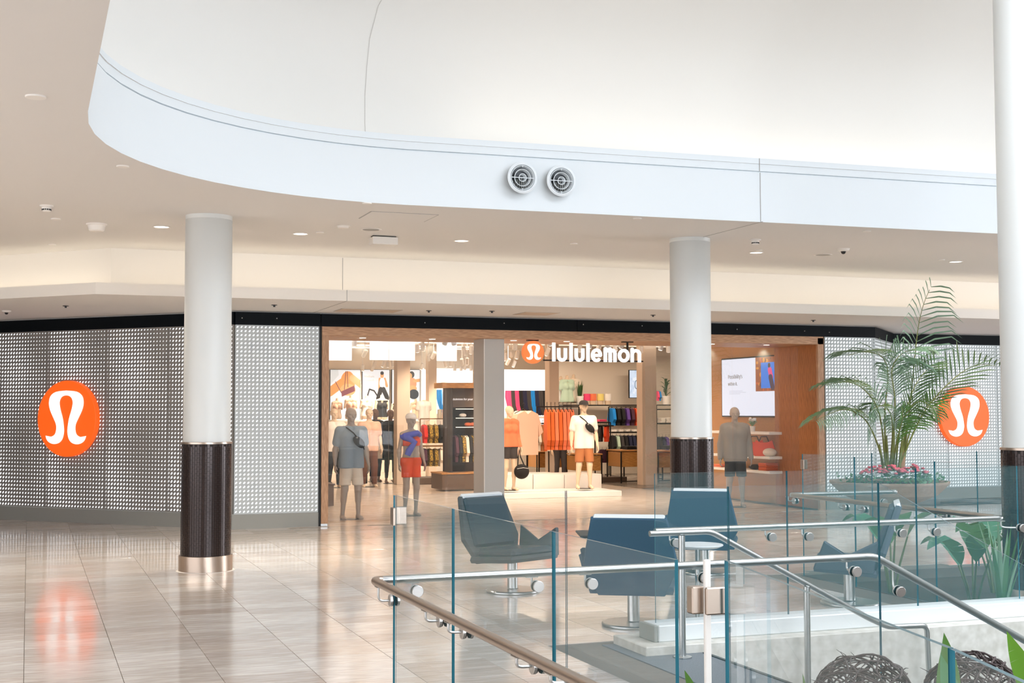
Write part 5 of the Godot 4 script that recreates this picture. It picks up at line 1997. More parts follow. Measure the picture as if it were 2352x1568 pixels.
func build_store():
	# shell of the shop
	var st := sb()
	box(st, Vector3(11.3, -0.15, -28.0), Vector3(15.8, 0.3, 16.7))
	struct("floor_shop", st, mats.store_floor)
	st = sb()
	box(st, Vector3(11.3, 3.6, -28.1), Vector3(15.9, 0.2, 16.4))
	struct("ceiling_shop", st, mats.store_ceiling)
	st = sb()
	box(st, Vector3(11.3, 1.75, -36.35), Vector3(15.9, 3.6, 0.2))
	struct("wall_shop_back", st, mats.store_wall)
	st = sb()
	box(st, Vector3(3.45, 1.75, -28.15), Vector3(0.2, 3.6, 16.3))
	struct("wall_shop_left", st, mats.store_wall)
	st = sb()
	box(st, Vector3(3.77, 1.75, -20.0), Vector3(0.8, 3.6, 0.1))
	struct("wall_shop_front_left", st, mats.store_wall)
	st = sb()
	box(st, Vector3(16.2, 1.75, -21.62), Vector3(6.0, 3.6, 0.12))
	struct("wall_shop_front_right", st, mats.store_wall)
	st = sb()
	box(st, Vector3(19.2, 1.75, -29.0), Vector3(0.2, 3.6, 14.6))
	struct("wall_shop_right", st, mats.store_wall)
	st = sb()
	box(st, Vector3(13.3, 1.75, -22.7), Vector3(0.36, 3.5, 3.1))
	struct("wall_shop_wood", st, mats.wood_store)
	# wide beige wall with fine panel seams, in the middle
	var zb := -33.0
	st = sb()
	var b0 := at_z(1284, 838, zb)
	var b1 := at_z(1600, 838, zb)
	box(st, Vector3((b0.x + b1.x) * 0.5, 1.75, zb - 0.1), Vector3(b1.x - b0.x, 3.5, 0.2))
	struct("wall_shop_middle", st, mats.store_wall)
	# lit white wall above the leggings
	st = sb()
	var w0 := at_z(1150, 848, -32.0)
	var w1 := at_z(1264, 842, -32.0)
	box(st, Vector3((w0.x + w1.x) * 0.5, (w0.y + 1.2) * 0.5, -32.06), Vector3(w1.x - w0.x, w0.y - 1.2, 0.1), 0.004)
	tag(obj("lit_wall_panel", st, mats.lightbox), "plain white lit wall panel above the row of coloured leggings", "wall panel")
	st = sb()
	w0 = at_z(970, 845, -35.5)
	w1 = at_z(1086, 950, -35.5)
	box(st, Vector3((w0.x + w1.x) * 0.5, (w0.y + w1.y) * 0.5, -35.56), Vector3(w1.x - w0.x, w0.y - w1.y, 0.1), 0.004)
	tag(obj("lit_wall_panel", st, mats.lightbox), "white lit wall panel behind the blue leggings forms, right of the posters", "wall panel")
	# pillars inside
	for p in [[1262, 1284, -29.5, "slim beige pillar in the shop between leggings wall and orange hoodies"], [1475, 1508, -27.6, "beige pillar in the shop just left of the middle column"], [912, 942, -30.0, "beige pillar in the shop behind the mannequin with the white cap"], [985, 1003, -33.5, "narrow beige pillar in the shop beside the white lit wall"]]:
		var a := at_z(p[0], 900, p[2])
		var b := at_z(p[1], 900, p[2])
		st = sb()
		box(st, Vector3((a.x + b.x) * 0.5, 1.75, p[2] - 0.15), Vector3(b.x - a.x, 3.5, 0.3), 0.006)
		tag(obj("shop_pillar", st, mats.pillar_beige), p[3], "pillar", "pillars inside the shop")
	# posters on the rear wall
	poster("lit poster of a back in a maroon strapped top, leftmost in the shop", 757, 829, 848, 965, -36.16, 0)
	poster("lit poster of a person in white top and black trousers, grey lettering", 831, 896, 848, 965, -36.16, 1)
	poster("lit poster of a person in an orange top turned right, partly behind the beige pillar", 899, 966, 848, 965, -36.16, 2)
	# added glowing panels that imitate skylight reflections on the shop glass
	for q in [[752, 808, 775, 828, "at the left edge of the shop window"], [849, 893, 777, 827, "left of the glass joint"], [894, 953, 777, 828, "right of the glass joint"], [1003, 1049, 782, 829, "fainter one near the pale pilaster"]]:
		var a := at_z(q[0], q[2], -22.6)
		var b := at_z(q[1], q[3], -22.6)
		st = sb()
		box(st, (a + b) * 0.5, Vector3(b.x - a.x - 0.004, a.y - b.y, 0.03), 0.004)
		var lb := thing("lit_banner", "white panel standing in for a skylight reflection, " + q[4], "reflection panel", Vector3.ZERO, 0.0, "panels standing in for window reflections")
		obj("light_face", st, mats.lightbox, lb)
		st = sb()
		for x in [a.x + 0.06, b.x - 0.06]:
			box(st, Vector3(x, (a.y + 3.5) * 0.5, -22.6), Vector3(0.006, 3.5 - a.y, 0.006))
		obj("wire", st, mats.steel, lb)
	for q in [[6.5, -22.4, 3.6, 1.2], [11.0, -22.4, 3.2, 1.0], [6.5, -24.6, 4.0, 1.0], [11.6, -24.9, 5.0, 0.7], [8.2, -27.5, 4.0, 1.6], [13.8, -27.5, 6.0, 1.8], [8.5, -31.0, 5.0, 2.0], [14.0, -30.6, 6.0, 9.0], [9.0, -34.0, 6.0, 2.0]]:  # fill lights with flush glowing panels, added to brighten the shop
		area_light("shop_panel_light", Vector3(q[0], 3.46, q[1]), Vector3.DOWN, Vector2(q[2], 0.3), C(255, 232, 206), q[3])
		st = sb()
		box(st, Vector3(q[0], 3.483, q[1]), Vector3(q[2], 0.026, 0.34), 0.004)
		tag(obj("linear_lamp", st, mats.linear_lamp), "long glowing fill panel added under the shop ceiling", "fill panel", "added fill panels under the shop ceiling")
	build_lamps()
	build_store_left()
	build_store_middle()
	build_store_right()

func build_lamps():
	var spots := [958, 798, 971, 795, 984, 820, 996, 815, 1025, 781, 1041, 781, 1037, 814, 1066, 805, 1082, 802, 1061, 830, 1073, 829, 1023, 835, 1036, 833, 1045, 844, 1059, 844, 1069, 842, 1082, 844, 969, 841, 980, 841, 881, 835, 891, 835, 902, 833, 856, 845, 833, 844, 815, 783, 838, 811, 861, 834,
		1163, 790, 1183, 792, 1262, 782, 1160, 819, 1174, 811, 1188, 814, 1167, 830, 1181, 835, 1377, 792, 1473, 801, 1519, 793, 1258, 807, 1332, 797, 1355, 788, 1396, 787, 1412, 795, 1430, 789, 1535, 798]
	var can := sb()
	lathe(can, [Vector2(0.0, -0.09), Vector2(0.042, -0.09), Vector2(0.045, -0.085), Vector2(0.045, 0.07), Vector2(0.03, 0.085), Vector2(0.0, 0.09)], 14, Transform3D(), false)
	var can_m := done(can)
	var stem := sb()
	box(stem, Vector3(0, 0.5, 0), Vector3(0.016, 1, 0.016))
	var stem_m := done(stem)
	var lens := sb()
	ell(lens, Vector3(0, -0.088, 0), Vector3(0.04, 0.014, 0.04), 12, 6)
	var lens_m := done(lens)
	for i in range(0, spots.size(), 2):
		var p := at_y(spots[i], spots[i + 1], 2.98)
		if p.z < -35.6:
			p = at_z(spots[i], spots[i + 1], -35.4)
		var t := thing("track_spotlight", "small white track spotlight hanging from the shop ceiling", "spotlight", p, 0.0, "track spotlights in the shop")
		var tilt := Vector3(rng.randf_range(-0.35, 0.35), 0, rng.randf_range(0.15, 0.65))
		var c := obj("can", can_m, mats.white_matt, t)
		c.rotation = Vector3(tilt.z, 0, tilt.x)
		var l := obj("lamp_lens", lens_m, mats.lamp_face, c)
		obj("stem", stem_m, mats.white_matt, t, Vector3(0, 0.08, 0)).scale = Vector3(1, 3.5 - p.y - 0.08, 1)
		var dir := -(c.global_basis.y if c.is_inside_tree() else Basis.from_euler(c.rotation).y)
		spot("track_light_%d" % i, p + dir * 0.12, dir, 60.0, C(255, 232, 206), 1.6 if p.z < -27.0 else 1.3, 0.05)
	for zt in [-22.5, -25.0, -28.0, -31.0, -34.0]:
		var st := sb()
		box(st, Vector3(11.3, 3.42, zt), Vector3(15.4, 0.03, 0.04), 0.004)
		tag(obj("ceiling_track", st, mats.white_matt), "thin white lighting track across the shop ceiling", "light track", "lighting tracks under the shop ceiling")

func build_store_left():
	var m := mannequin("grey mannequin in blue-grey tee, cream shorts and black crossbody bag, left window", at_y(806, 1192, 0), 0.1, 1.80, false, "mannequin_taupe", [["tee", "tee_shirt", "cloth_bluegrey"], ["shorts", "shorts", "cloth_cream"]])
	crossbody(m, mats.cloth_black)
	m = mannequin("grey mannequin in white cap, orange top and orange shorts in the left shop window", at_y(944, 1184, 0), 0.15, 1.70, true, "mannequin_taupe", [["crop", "sports_top", "cloth_orange"], ["shorts", "shorts", "cloth_orange"]])
	cap(m, true, mats.cloth_white)
	var st := sb()
	tube(st, [Vector3(-0.17, 1.36, 0.0), Vector3(-0.1, 1.33, 0.1), Vector3(0.0, 1.26, 0.14), Vector3(-0.1, 1.12, 0.14), Vector3(-0.13, 1.04, 0.13)], [0.05, 0.06, 0.055, 0.06, 0.05], 10)
	tube(st, [Vector3(0.17, 1.38, -0.02), Vector3(0.08, 1.42, 0.08), Vector3(-0.1, 1.38, 0.07), Vector3(-0.18, 1.36, -0.02)], [0.05, 0.05, 0.055, 0.05], 10)
	obj("draped_jacket", st, mats.cloth_violetblue, m)
	mannequin("sand mannequin in cream polo shirt and brown trousers behind the left window mannequin", at_y(848, 1118, 0), 0.05, 1.80, false, "mannequin_sand", [["tee", "polo_shirt", "cloth_blush"], ["trousers", "trousers", "cloth_darkbrown"]])
	mannequin("sand mannequin in white polo shirt at the left edge of the shop window", at_y(767, 1120, 0), 0.1, 1.80, false, "mannequin_sand", [["tee", "polo_shirt", "cloth_white"], ["trousers", "trousers", "cloth_black"]])
	mannequin("dark mannequin in black jacket and leggings deep in the left window, right one of two", at_y(897, 1110, 0), 0.05, 1.78, true, "mannequin_dark", [["jacket", "jacket", "cloth_black"], ["leggings", "leggings", "cloth_black"]])
	mannequin("dark mannequin in black jacket mostly hidden behind the cream polo shirt mannequin", at_y(862, 1106, 0), 0.05, 1.80, true, "mannequin_dark", [["jacket", "jacket", "cloth_black"], ["leggings", "leggings", "cloth_black"]])
	# bottle bag held beside the cream polo
	var p := at_z(836, 1092, -29.6)
	var t := thing("bottle", "black insulated bottle hanging beside the brown trousers in the left window", "bottle", p)
	st = sb()
	lathe(st, [Vector2(0.0, -0.18), Vector2(0.075, -0.18), Vector2(0.08, -0.16), Vector2(0.08, 0.13), Vector2(0.05, 0.18), Vector2(0.05, 0.2), Vector2(0.0, 0.2)], 20, Transform3D(), false)
	obj("flask", st, mats.cloth_black, t)
	st = sb()
	tube(st, [Vector3(-0.05, 0.18, 0), Vector3(-0.05, 0.27, 0), Vector3(0.0, 0.32, 0), Vector3(0.05, 0.27, 0), Vector3(0.05, 0.18, 0)], 0.012, 8)
	obj("carry_loop", st, mats.cloth_black, t)
	# bust forms on the high white shelf
	var zb := -34.0
	shelf_unit("white shelf carrying the bust forms under the posters", at_z(757, 964, zb), at_z(968, 964, zb), 0.5, [-0.49, 0.0, 0.49])
	var a: Vector3
	var b: Vector3
	bust("bust form in a peach bra top, leftmost on the high shelf", 774, 915, 962, zb, true, "crop", "cloth_blush")
	bust("bust form in beige tank top, second from the left on the high shelf", 806, 908, 962, zb + 0.1, true, "tank", "cloth_blush")
	bust("bust form in white tank top under the lettered poster", 842, 909, 962, zb + 0.1, true, "tank", "cloth_white")
	bust("bust form in black tank and shorts beside the beige pillar", 877, 908, 965, zb + 0.1, true, "tank", "cloth_black")
	bust("small bust form in a dark top half behind the beige pillar", 911, 918, 962, zb, true, "crop", "cloth_charcoal")
	bust("small bust form in blush top right of the beige pillar", 955, 917, 962, zb, true, "crop", "cloth_blush")
	bust("larger bust with head in white tee and olive jacket on the gold rack", 974, 918, 966, -30.5, false, "tee", "cloth_white")
	# dark rack of clothes behind the mannequins
	a = at_z(757, 985, -31.5)
	b = at_z(905, 985, -31.5)
	rack("dark clothes rack behind the left window mannequins", Vector3((a.x + b.x) * 0.5, 0, -31.5), 0.0, b.x - a.x, 1.32, mats.rack_metal, [0.55])
	hung_row(["cloth_black", "cloth_charcoal", "cloth_cream", "cloth_black", "cloth_white", "cloth_charcoal", "cloth_black", "cloth_cream", "cloth_black", "cloth_charcoal"], 758, 905, 990, -31.5, 62, "top", "the dark rack behind the left window mannequins")
	# low dark cabinet at the left edge
	a = at_y(752, 1163, 0)
	t = thing("display_cabinet", "low dark brown cabinet at the left edge of the shop window", "cabinet", Vector3(a.x - 0.28, 0, a.z - 0.3))
	st = sb()
	box(st, Vector3(0, 0.2, 0), Vector3(0.8, 0.38, 0.6), 0.006)
	obj("body", st, mats.fixture_brown, t)
	st = sb()
	box(st, Vector3(0, 0.4, 0), Vector3(0.84, 0.03, 0.64), 0.004)
	obj("top", st, mats.walnut, t)
	# gold rack with floral garments
	var z := -30.2
	a = at_z(965, 1000, z)
	b = at_z(1030, 1000, z)
	rack("brass clothes rack with floral garments left of the brown sign fixture", Vector3((a.x + b.x) * 0.5, 0.12, z), 0.0, b.x - a.x, 1.43, mats.brass, [0.78])
	st = sb()
	box(st, Vector3((a.x + b.x) * 0.5, 0.08, z), Vector3(b.x - a.x + 0.2, 0.16, 0.7), 0.01)
	tag(obj("rack_base", st, mats.fixture_brown), "low brown base under the brass rack with floral garments", "plinth")
	hung_row(["cloth_red", "cloth_floral", "cloth_floral", "cloth_black", "cloth_floral"], 968, 1030, 975, z, 42, "top", "the upper bar of the brass rack")
	hung_row(["cloth_plum", "cloth_floral", "cloth_floral", "cloth_cream", "cloth_floral"], 968, 1030, 1030, z + 0.02, 40, "top", "the lower bar of the brass rack")
	# two pale rolls on the rack
	for q in [[1007, "grey"], [1018, "peach"]]:
		st = sb()
		lathe(st, [Vector2(0.0, 0.0), Vector2(0.055, 0.0), Vector2(0.055, 0.2), Vector2(0.045, 0.215), Vector2(0.0, 0.215)], 18, Transform3D(), false)
		tag(obj("tumbler", st, mats.cloth_greige if q[1] == "grey" else mats.cloth_blush, self, Vector3(at_z(q[0], 965, z).x, 1.565, z + 0.1)), q[1] + " tumbler standing on the brass rack", "tumbler", "tumblers on the brass rack")
	leg_forms(["cloth_blue", "cloth_blue"], 998, 1040, 895, -35.42, 52, "beside the brown sign fixture")
	# brown fixture with sign and lit shelves
	z = -27.6
	a = at_z(1026, 1075, z)
	b = at_z(1100, 1075, z)
	t = thing("sign_fixture", "tall dark brown fixture with white lettering and lit shelves beside the pale pilaster", "display fixture", Vector3((a.x + b.x) * 0.5, 0, z))
	var w := b.x - a.x
	st = sb()
	box(st, Vector3(0, 1.32, -0.25), Vector3(w, 1.85, 0.08), 0.004)
	box(st, Vector3(-w * 0.5 + 0.03, 1.32, 0.0), Vector3(0.06, 1.85, 0.5), 0.004)
	obj("back_panel", st, mats.fixture_dark, t)
	st = sb()
	box(st, Vector3(-0.08, 2.30, 0.0), Vector3(w + 0.24, 0.12, 0.62), 0.004)
	obj("canopy_board", st, mats.wood_store, t)
	st = sb()
	box(st, Vector3(0.03, 2.03, -0.2), Vector3(w - 0.1, 0.42, 0.03), 0.003)
	obj("sign_board", st, mats.fixture_brown, t)
	lettering(t, "lululemon for your", Vector3(-w * 0.28, 2.0, -0.18), 0.5, mats.sign_white)
	for y in [1.78, 1.58, 1.38, 1.12]:
		st = sb()
		box(st, Vector3(0.06, y, 0.0), Vector3(w - 0.14, 0.03, 0.42), 0.003)
		obj("shelf", st, mats.fixture_dark, t)
		st = sb()
		box(st, Vector3(0.06, y, 0.214), Vector3(w - 0.16, 0.014, 0.006))
		obj("shelf_light", st, mats.shelf_glow, t)
	st = sb()
	box(st, Vector3(-0.1, 0.2, 0.05), Vector3(w + 0.3, 0.34, 0.8), 0.008)
	obj("base_cabinet", st, mats.fixture_brown, t)
	st = sb()
	box(st, Vector3(-0.1, 0.38, 0.05), Vector3(w + 0.32, 0.03, 0.84), 0.004)
	obj("base_top", st, mats.wood_store, t)
	var wh := ["left", "middle", "right"]
	for i in 3:
		st = sb()
		ell(st, Vector3(0, 0.045, 0), Vector3(0.085, 0.05, 0.07), 14, 8)
		tag(obj("cap_hat", st, mats[["cloth_white", "cloth_coral", "cloth_coral"][i]], self, Vector3((a.x + b.x) * 0.5 - 0.02 + 0.12 * i, [1.595, 1.395, 1.395][i], z + 0.05)), ["white cap on the second shelf of the brown sign fixture", "coral cap on the third shelf of the brown sign fixture, left one", "coral cap on the third shelf of the brown sign fixture, right one"][i], "cap", "caps on the brown sign fixture")
	hung_row(["cloth_plum", "cloth_black", "cloth_floral", "cloth_cream", "cloth_black", "cloth_floral"], 1040, 1088, 1000, z + 0.12, 60, "top", "the brown sign fixture")

func build_store_middle():
	# white plinth of the entrance with three mannequins
	var z := -25.6
	for q in [[1162, 1224, "left"], [1225, 1296, "middle"], [1297, 1382, "right"]]:
		var a := at_z(q[0], 1132, z)
		var b := at_z(q[1], 1088, z)
		var st := sb()
		box(st, Vector3((a.x + b.x) * 0.5, b.y * 0.5, z - 0.5), Vector3(b.x - a.x - 0.006, b.y, 1.0), 0.006)
		tag(obj("display_plinth", st, mats.white_gloss), "low white display plinth inside the entrance, %s block of three" % q[2], "plinth", "white plinth blocks inside the entrance")
	var st2 := sb()
	var a0 := at_y(1150, 1132, 0.11)
	var a1 := at_z(1400, 1130, -24.9)
	box(st2, Vector3((a0.x + a1.x) * 0.5, 0.055, -24.9), Vector3(a1.x - a0.x, 0.11, 1.2), 0.006)
	tag(obj("display_platform", st2, mats.white_gloss), "flat white platform carrying the two front mannequins of the entrance", "plinth")
	var m := mannequin("mannequin in white tee, rust shorts and dark cap with black crossbody bag in the entrance", at_z(1342, 1122, -24.7), -0.1, 1.80, false, "mannequin_sand", [["tee", "tee_shirt", "cloth_white"], ["shorts", "shorts", "cloth_brown"]])
	crossbody(m, mats.cloth_black)
	cap(m, false, mats.cloth_charcoal)
	m = mannequin("mannequin in orange and cream jacket with dark shorts beside the pale pilaster in the entrance", at_z(1171, 1126, -24.7), 0.2, 1.70, true, "mannequin_sand", [["jacket", "jacket", "cloth_coral"], ["tank", "cream_panel", "cloth_greige"], ["shorts", "shorts", "cloth_charcoal"]])
	var p := at_z(1198, 1078, -24.55)
	var t := thing("duffel_bag", "black bag hanging from the hand of the mannequin in the orange jacket", "bag", p)
	var st := sb()
	ell(st, Vector3(0, -0.04, 0), Vector3(0.16, 0.15, 0.1), 20, 12)
	obj("bag_body", st, mats.cloth_black, t)
	st = sb()
	tube(st, [Vector3(-0.09, 0.06, 0.02), Vector3(-0.07, 0.25, 0), Vector3(-0.05, 0.4, 0), Vector3(-0.02, 0.25, 0), Vector3(0.06, 0.06, 0.02)], 0.012, 8)
	obj("bag_handle", st, mats.cloth_black, t)
	st = sb()
	tube(st, [Vector3(-0.12, 0.02, 0.07), Vector3(0.0, 0.04, 0.1), Vector3(0.12, 0.02, 0.07)], 0.006, 6)
	obj("zip", st, mats.steel, t)
	# blush tee on a stand behind
	hung_top("large blush tee shirt on a stand behind the mannequin in the orange jacket", at_z(1203, 943, -26.6), 0.35, 1.45, mats.cloth_blush, "", 0.3, 0.1)
	# leggings wall
	leg_forms(["cloth_pink", "cloth_charcoal", "cloth_pink", "cloth_black", "cloth_navy", "cloth_charcoal", "cloth_blue", "cloth_navy", "cloth_charcoal", "cloth_black", "cloth_purple"], 1163, 1263, 897, -31.92, 56, "on the lit entrance wall")
	shelf_unit("white shelf under the row of coloured leggings", at_z(1160, 956, -31.5), at_z(1264, 956, -31.5), 0.5, [-0.49, 0.49])
	# mixed clothes under the leggings
	hung_row(["cloth_purple", "cloth_black", "cloth_cream", "cloth_brown", "cloth_rust", "cloth_cream"], 1213, 1258, 975, -29.5, 60, "top", "the crowded rack under the leggings wall")
	var k0 := at_z(1210, 972, -29.5)
	var k1 := at_z(1260, 972, -29.5)
	rack("dark crowded clothes rack under the leggings wall", Vector3((k0.x + k1.x) * 0.5, 0, -29.5), 0.0, k1.x - k0.x, k0.y, mats.rack_metal)
	# orange hoodies
	z = -27.0
	var h0 := at_z(1245, 938, z)
	var h1 := at_z(1318, 938, z)
	rack("dark metal clothes rack carrying the orange hoodies", Vector3((h0.x + h1.x) * 0.5, 0, z), 0.0, h1.x - h0.x + 0.25, h0.y + 0.04, mats.rack_metal)
	hung_row(["cloth_rust", "cloth_rust", "cloth_coral", "cloth_rust", "cloth_coral", "cloth_coral", "cloth_coral"], 1252, 1316, 940, z, 92, "hoodie", "the rack beside the white tee mannequin", 1.3, 0.5)
	mannequin("mannequin legs in charcoal leggings and greige top standing behind the orange hoodies", Vector3(at_z(1287, 1088, -28.2).x, 0, -28.2), 0.0, 1.62, true, "mannequin_sand", [["tank", "tank_top", "cloth_greige"], ["leggings", "leggings", "cloth_charcoal"]])
	# wooden tables
	table("wooden display table behind the orange hoodies", at_z(1238, 1070, -30.2), at_z(1302, 1070, -30.2), 0.72, 0.8)
	table("wooden display table behind the mannequin with the rust shorts", at_z(1330, 1075, -28.6), at_z(1382, 1075, -28.6), 0.7, 0.8)
	table("black framed wooden table left of the middle column", at_y(1427, 1110, 0), at_y(1474, 1110, 0), 0.78, 0.8)
	table("black framed wooden table partly behind the middle column", at_z(1512, 1080, -28.5), at_z(1556, 1080, -28.5), 0.75, 0.8)
	for q in [[1445, 1044, "cloth_black", "black", -28.9], [1464, 1044, "cloth_charcoal", "charcoal", -28.9], [1250, 1030, "cloth_gold", "gold", -30.5], [1275, 1030, "cloth_black", "black", -30.5], [1535, 1042, "cloth_black", "black", -28.9]]:
		var pp := at_z(q[0], q[1], q[4])
		pp.y = 0.795 if q[4] > -29.0 else 0.735
		stack("stack of %s folded clothes on a wooden table, %s" % [q[3], {1445: "left of the middle column, left stack", 1464: "left of the middle column, right stack", 1250: "under the orange hoodies, left stack", 1275: "under the orange hoodies, right stack", 1535: "right beside the middle column"}[q[0]]], pp, 0.24, 3, q[2])
	st = sb()
	var g0 := at_z(1380, 1076, -29.6)
	box(st, Vector3(g0.x - 0.6, 0.06, -29.6), Vector3(2.2, 0.12, 0.9), 0.006)
	tag(obj("rack_base", st, mats.fixture_brown), "low brown platform behind the white plinth in the entrance", "plinth")
	# tall beige wall: bust forms, plant, small tops, screen
	z = -32.6
	var names3 := ["white top, left one of three by the snake plant", "mint top, middle one of three by the snake plant", "pale patterned top, right one of three by the snake plant"]
	for i in 3:
		bust("bust form in a " + names3[i], [1289, 1303, 1318][i], [865, 863, 861][i], 925, z + [0.05, 0.27, 0.05][i], true, "tee", ["cloth_white", "cloth_mint", "cloth_cream"][i])
	st = sb()
	var s0 := at_z(1284, 928, z)
	var s1 := at_z(1475, 928, z)
	box(st, Vector3((s0.x + s1.x) * 0.5, s0.y - 0.03, z + 0.05), Vector3(s1.x - s0.x, 0.03, 0.5), 0.003)
	tag(obj("wall_shelf", st, mats.rack_metal), "long dark wall shelf under the small bust forms on the beige wall", "shelf")
	p = at_z(1332, 925, z + 0.2)
	t = thing("potted_plant", "snake plant in a white pot on the dark wall shelf above the white tee mannequin", "plant", Vector3(p.x, s0.y - 0.015, p.z))
	st = sb()
	lathe(st, [Vector2(0.0, 0.0), Vector2(0.085, 0.0), Vector2(0.105, 0.22), Vector2(0.1, 0.23), Vector2(0.09, 0.2), Vector2(0.0, 0.19)], 24, Transform3D(), false)
	obj("pot", st, mats.white_gloss, t)
	for i in 9:
		st = sb()
		var an := i * 2.4
		var d := Vector3(cos(an), 0, sin(an))
		leaf(st, [d * 0.04 + Vector3(0, 0.18, 0), d * 0.07 + Vector3(0, 0.36, 0), d * 0.085 + Vector3(0, 0.5, 0), d * 0.1 + Vector3(0, 0.56 + 0.05 * (i % 3), 0)], [0.022, 0.028, 0.02, 0.0], d.cross(Vector3.UP))
		obj("leaf", st, mats.leaf_dark, t)
	for q in [[1348, "cloth_pink", "pink"], [1362, "cloth_coral", "coral and mint"], [1379, "cloth_yellow", "pale yellow"], [1396, "cloth_white", "white"]]:
		t = thing("waist_form", "small hip form in %s shorts on the dark wall shelf" % q[2], "display form", Vector3(at_z(q[0], 925, z + 0.2).x, s0.y - 0.015, z + 0.2), 0.0, "hip forms on the wall shelf")
		st = sb()
		lathe(st, [Vector2(0.0, 0.0), Vector2(0.085, 0.0), Vector2(0.09, 0.14), Vector2(0.088, 0.28), Vector2(0.0, 0.29)], 20, Transform3D(Basis().scaled(Vector3(1, 1, 0.7)), Vector3.ZERO), false)
		obj("stand", st, mats.mannequin_sand, t)
		st = sb()
		lathe(st, [Vector2(0.098, 0.11), Vector2(0.1, 0.2), Vector2(0.094, 0.295)], 20, Transform3D(Basis().scaled(Vector3(1, 1, 0.75)), Vector3.ZERO), false)
		obj("shorts", st, mats[q[1]], t)
	# portrait screen with a pale picture
	var a := at_z(1445, 849, z + 0.1)
	var b := at_z(1478, 914, z + 0.1)
	t = thing("wall_screen", "bright portrait screen with a pale blue picture left of the middle column", "screen", (a + b) * 0.5)
	st = sb()
	box(st, Vector3(0, 0, -0.03), Vector3(b.x - a.x, a.y - b.y, 0.05), 0.005)
	obj("housing", st, mats.gasket_black, t)
	var img := Image.create(128, 256, false, Image.FORMAT_RGB8)
	img.fill(C(206, 220, 238))
	for i in 40:
		blob(img, rng.randf_range(0, 128), rng.randf_range(0, 256), rng.randf_range(4, 12), rng.randf_range(8, 26), C(186, 204, 228).lerp(C(232, 238, 246), rng.randf()))
	blob(img, 66, 134, 18, 42, C(90, 104, 120))
	blob(img, 66, 134, 12, 34, C(214, 226, 240))
	img.generate_mipmaps()
	st = sb()
	face(st, b.x - a.x - 0.03, a.y - b.y - 0.03, 0.0)
	obj("display", st, picture("screen_pale_picture", img, 0.95), t)
	# rows of tops on the beige wall
	z = -32.0
	var r0 := at_z(1398, 934, z)
	var r1 := at_z(1475, 934, z)
	rack("dark rack of bright tops left of the middle column", Vector3((r0.x + r1.x) * 0.5, 0, z), 0.0, r1.x - r0.x, r0.y, mats.rack_metal, [1.15])
	hung_row(["cloth_blue", "cloth_black", "cloth_black", "cloth_purple", "cloth_plum", "cloth_orange", "cloth_red"], 1400, 1475, 937, z, 40, "top", "the bright rack left of the middle column")
	hung_row(["cloth_black", "cloth_mint", "cloth_charcoal", "cloth_black", "cloth_navy", "cloth_navy", "cloth_black", "cloth_charcoal"], 1402, 1475, 1000, z + 0.1, 38, "dark top", "the lower bar left of the middle column")
	for i in 5:
		var q: float = 1405 + 15.5 * i
		stack("small stack of white folded clothes on the rack shelf, %s from the left" % nth(i), Vector3(at_z(q, 975, z).x, 1.17, z + 0.05), 0.13, 2, "cloth_white")
	# stand with orange and red tops
	z = -29.5
	hung_row(["cloth_charcoal", "cloth_orange"], 1372, 1400, 978, z, 36, "sweater", "the stand beside the white tee mannequin", 0.9)
	hung_row(["cloth_plum", "cloth_plum"], 1378, 1398, 1032, z, 30, "sweater", "the low bar beside the white tee mannequin", 0.3)
	var k := at_z(1388, 970, z)
	rack("dark stand with an orange sweater beside the white tee mannequin", Vector3(k.x, 0, z - 0.1), 0.0, 0.42, k.y, mats.rack_metal, [k.y - 0.08])
	stack("pink and blue folded clothes on top of the dark stand", Vector3(k.x - 0.05, k.y + 0.02, z - 0.1), 0.2, 2, "cloth_pink")

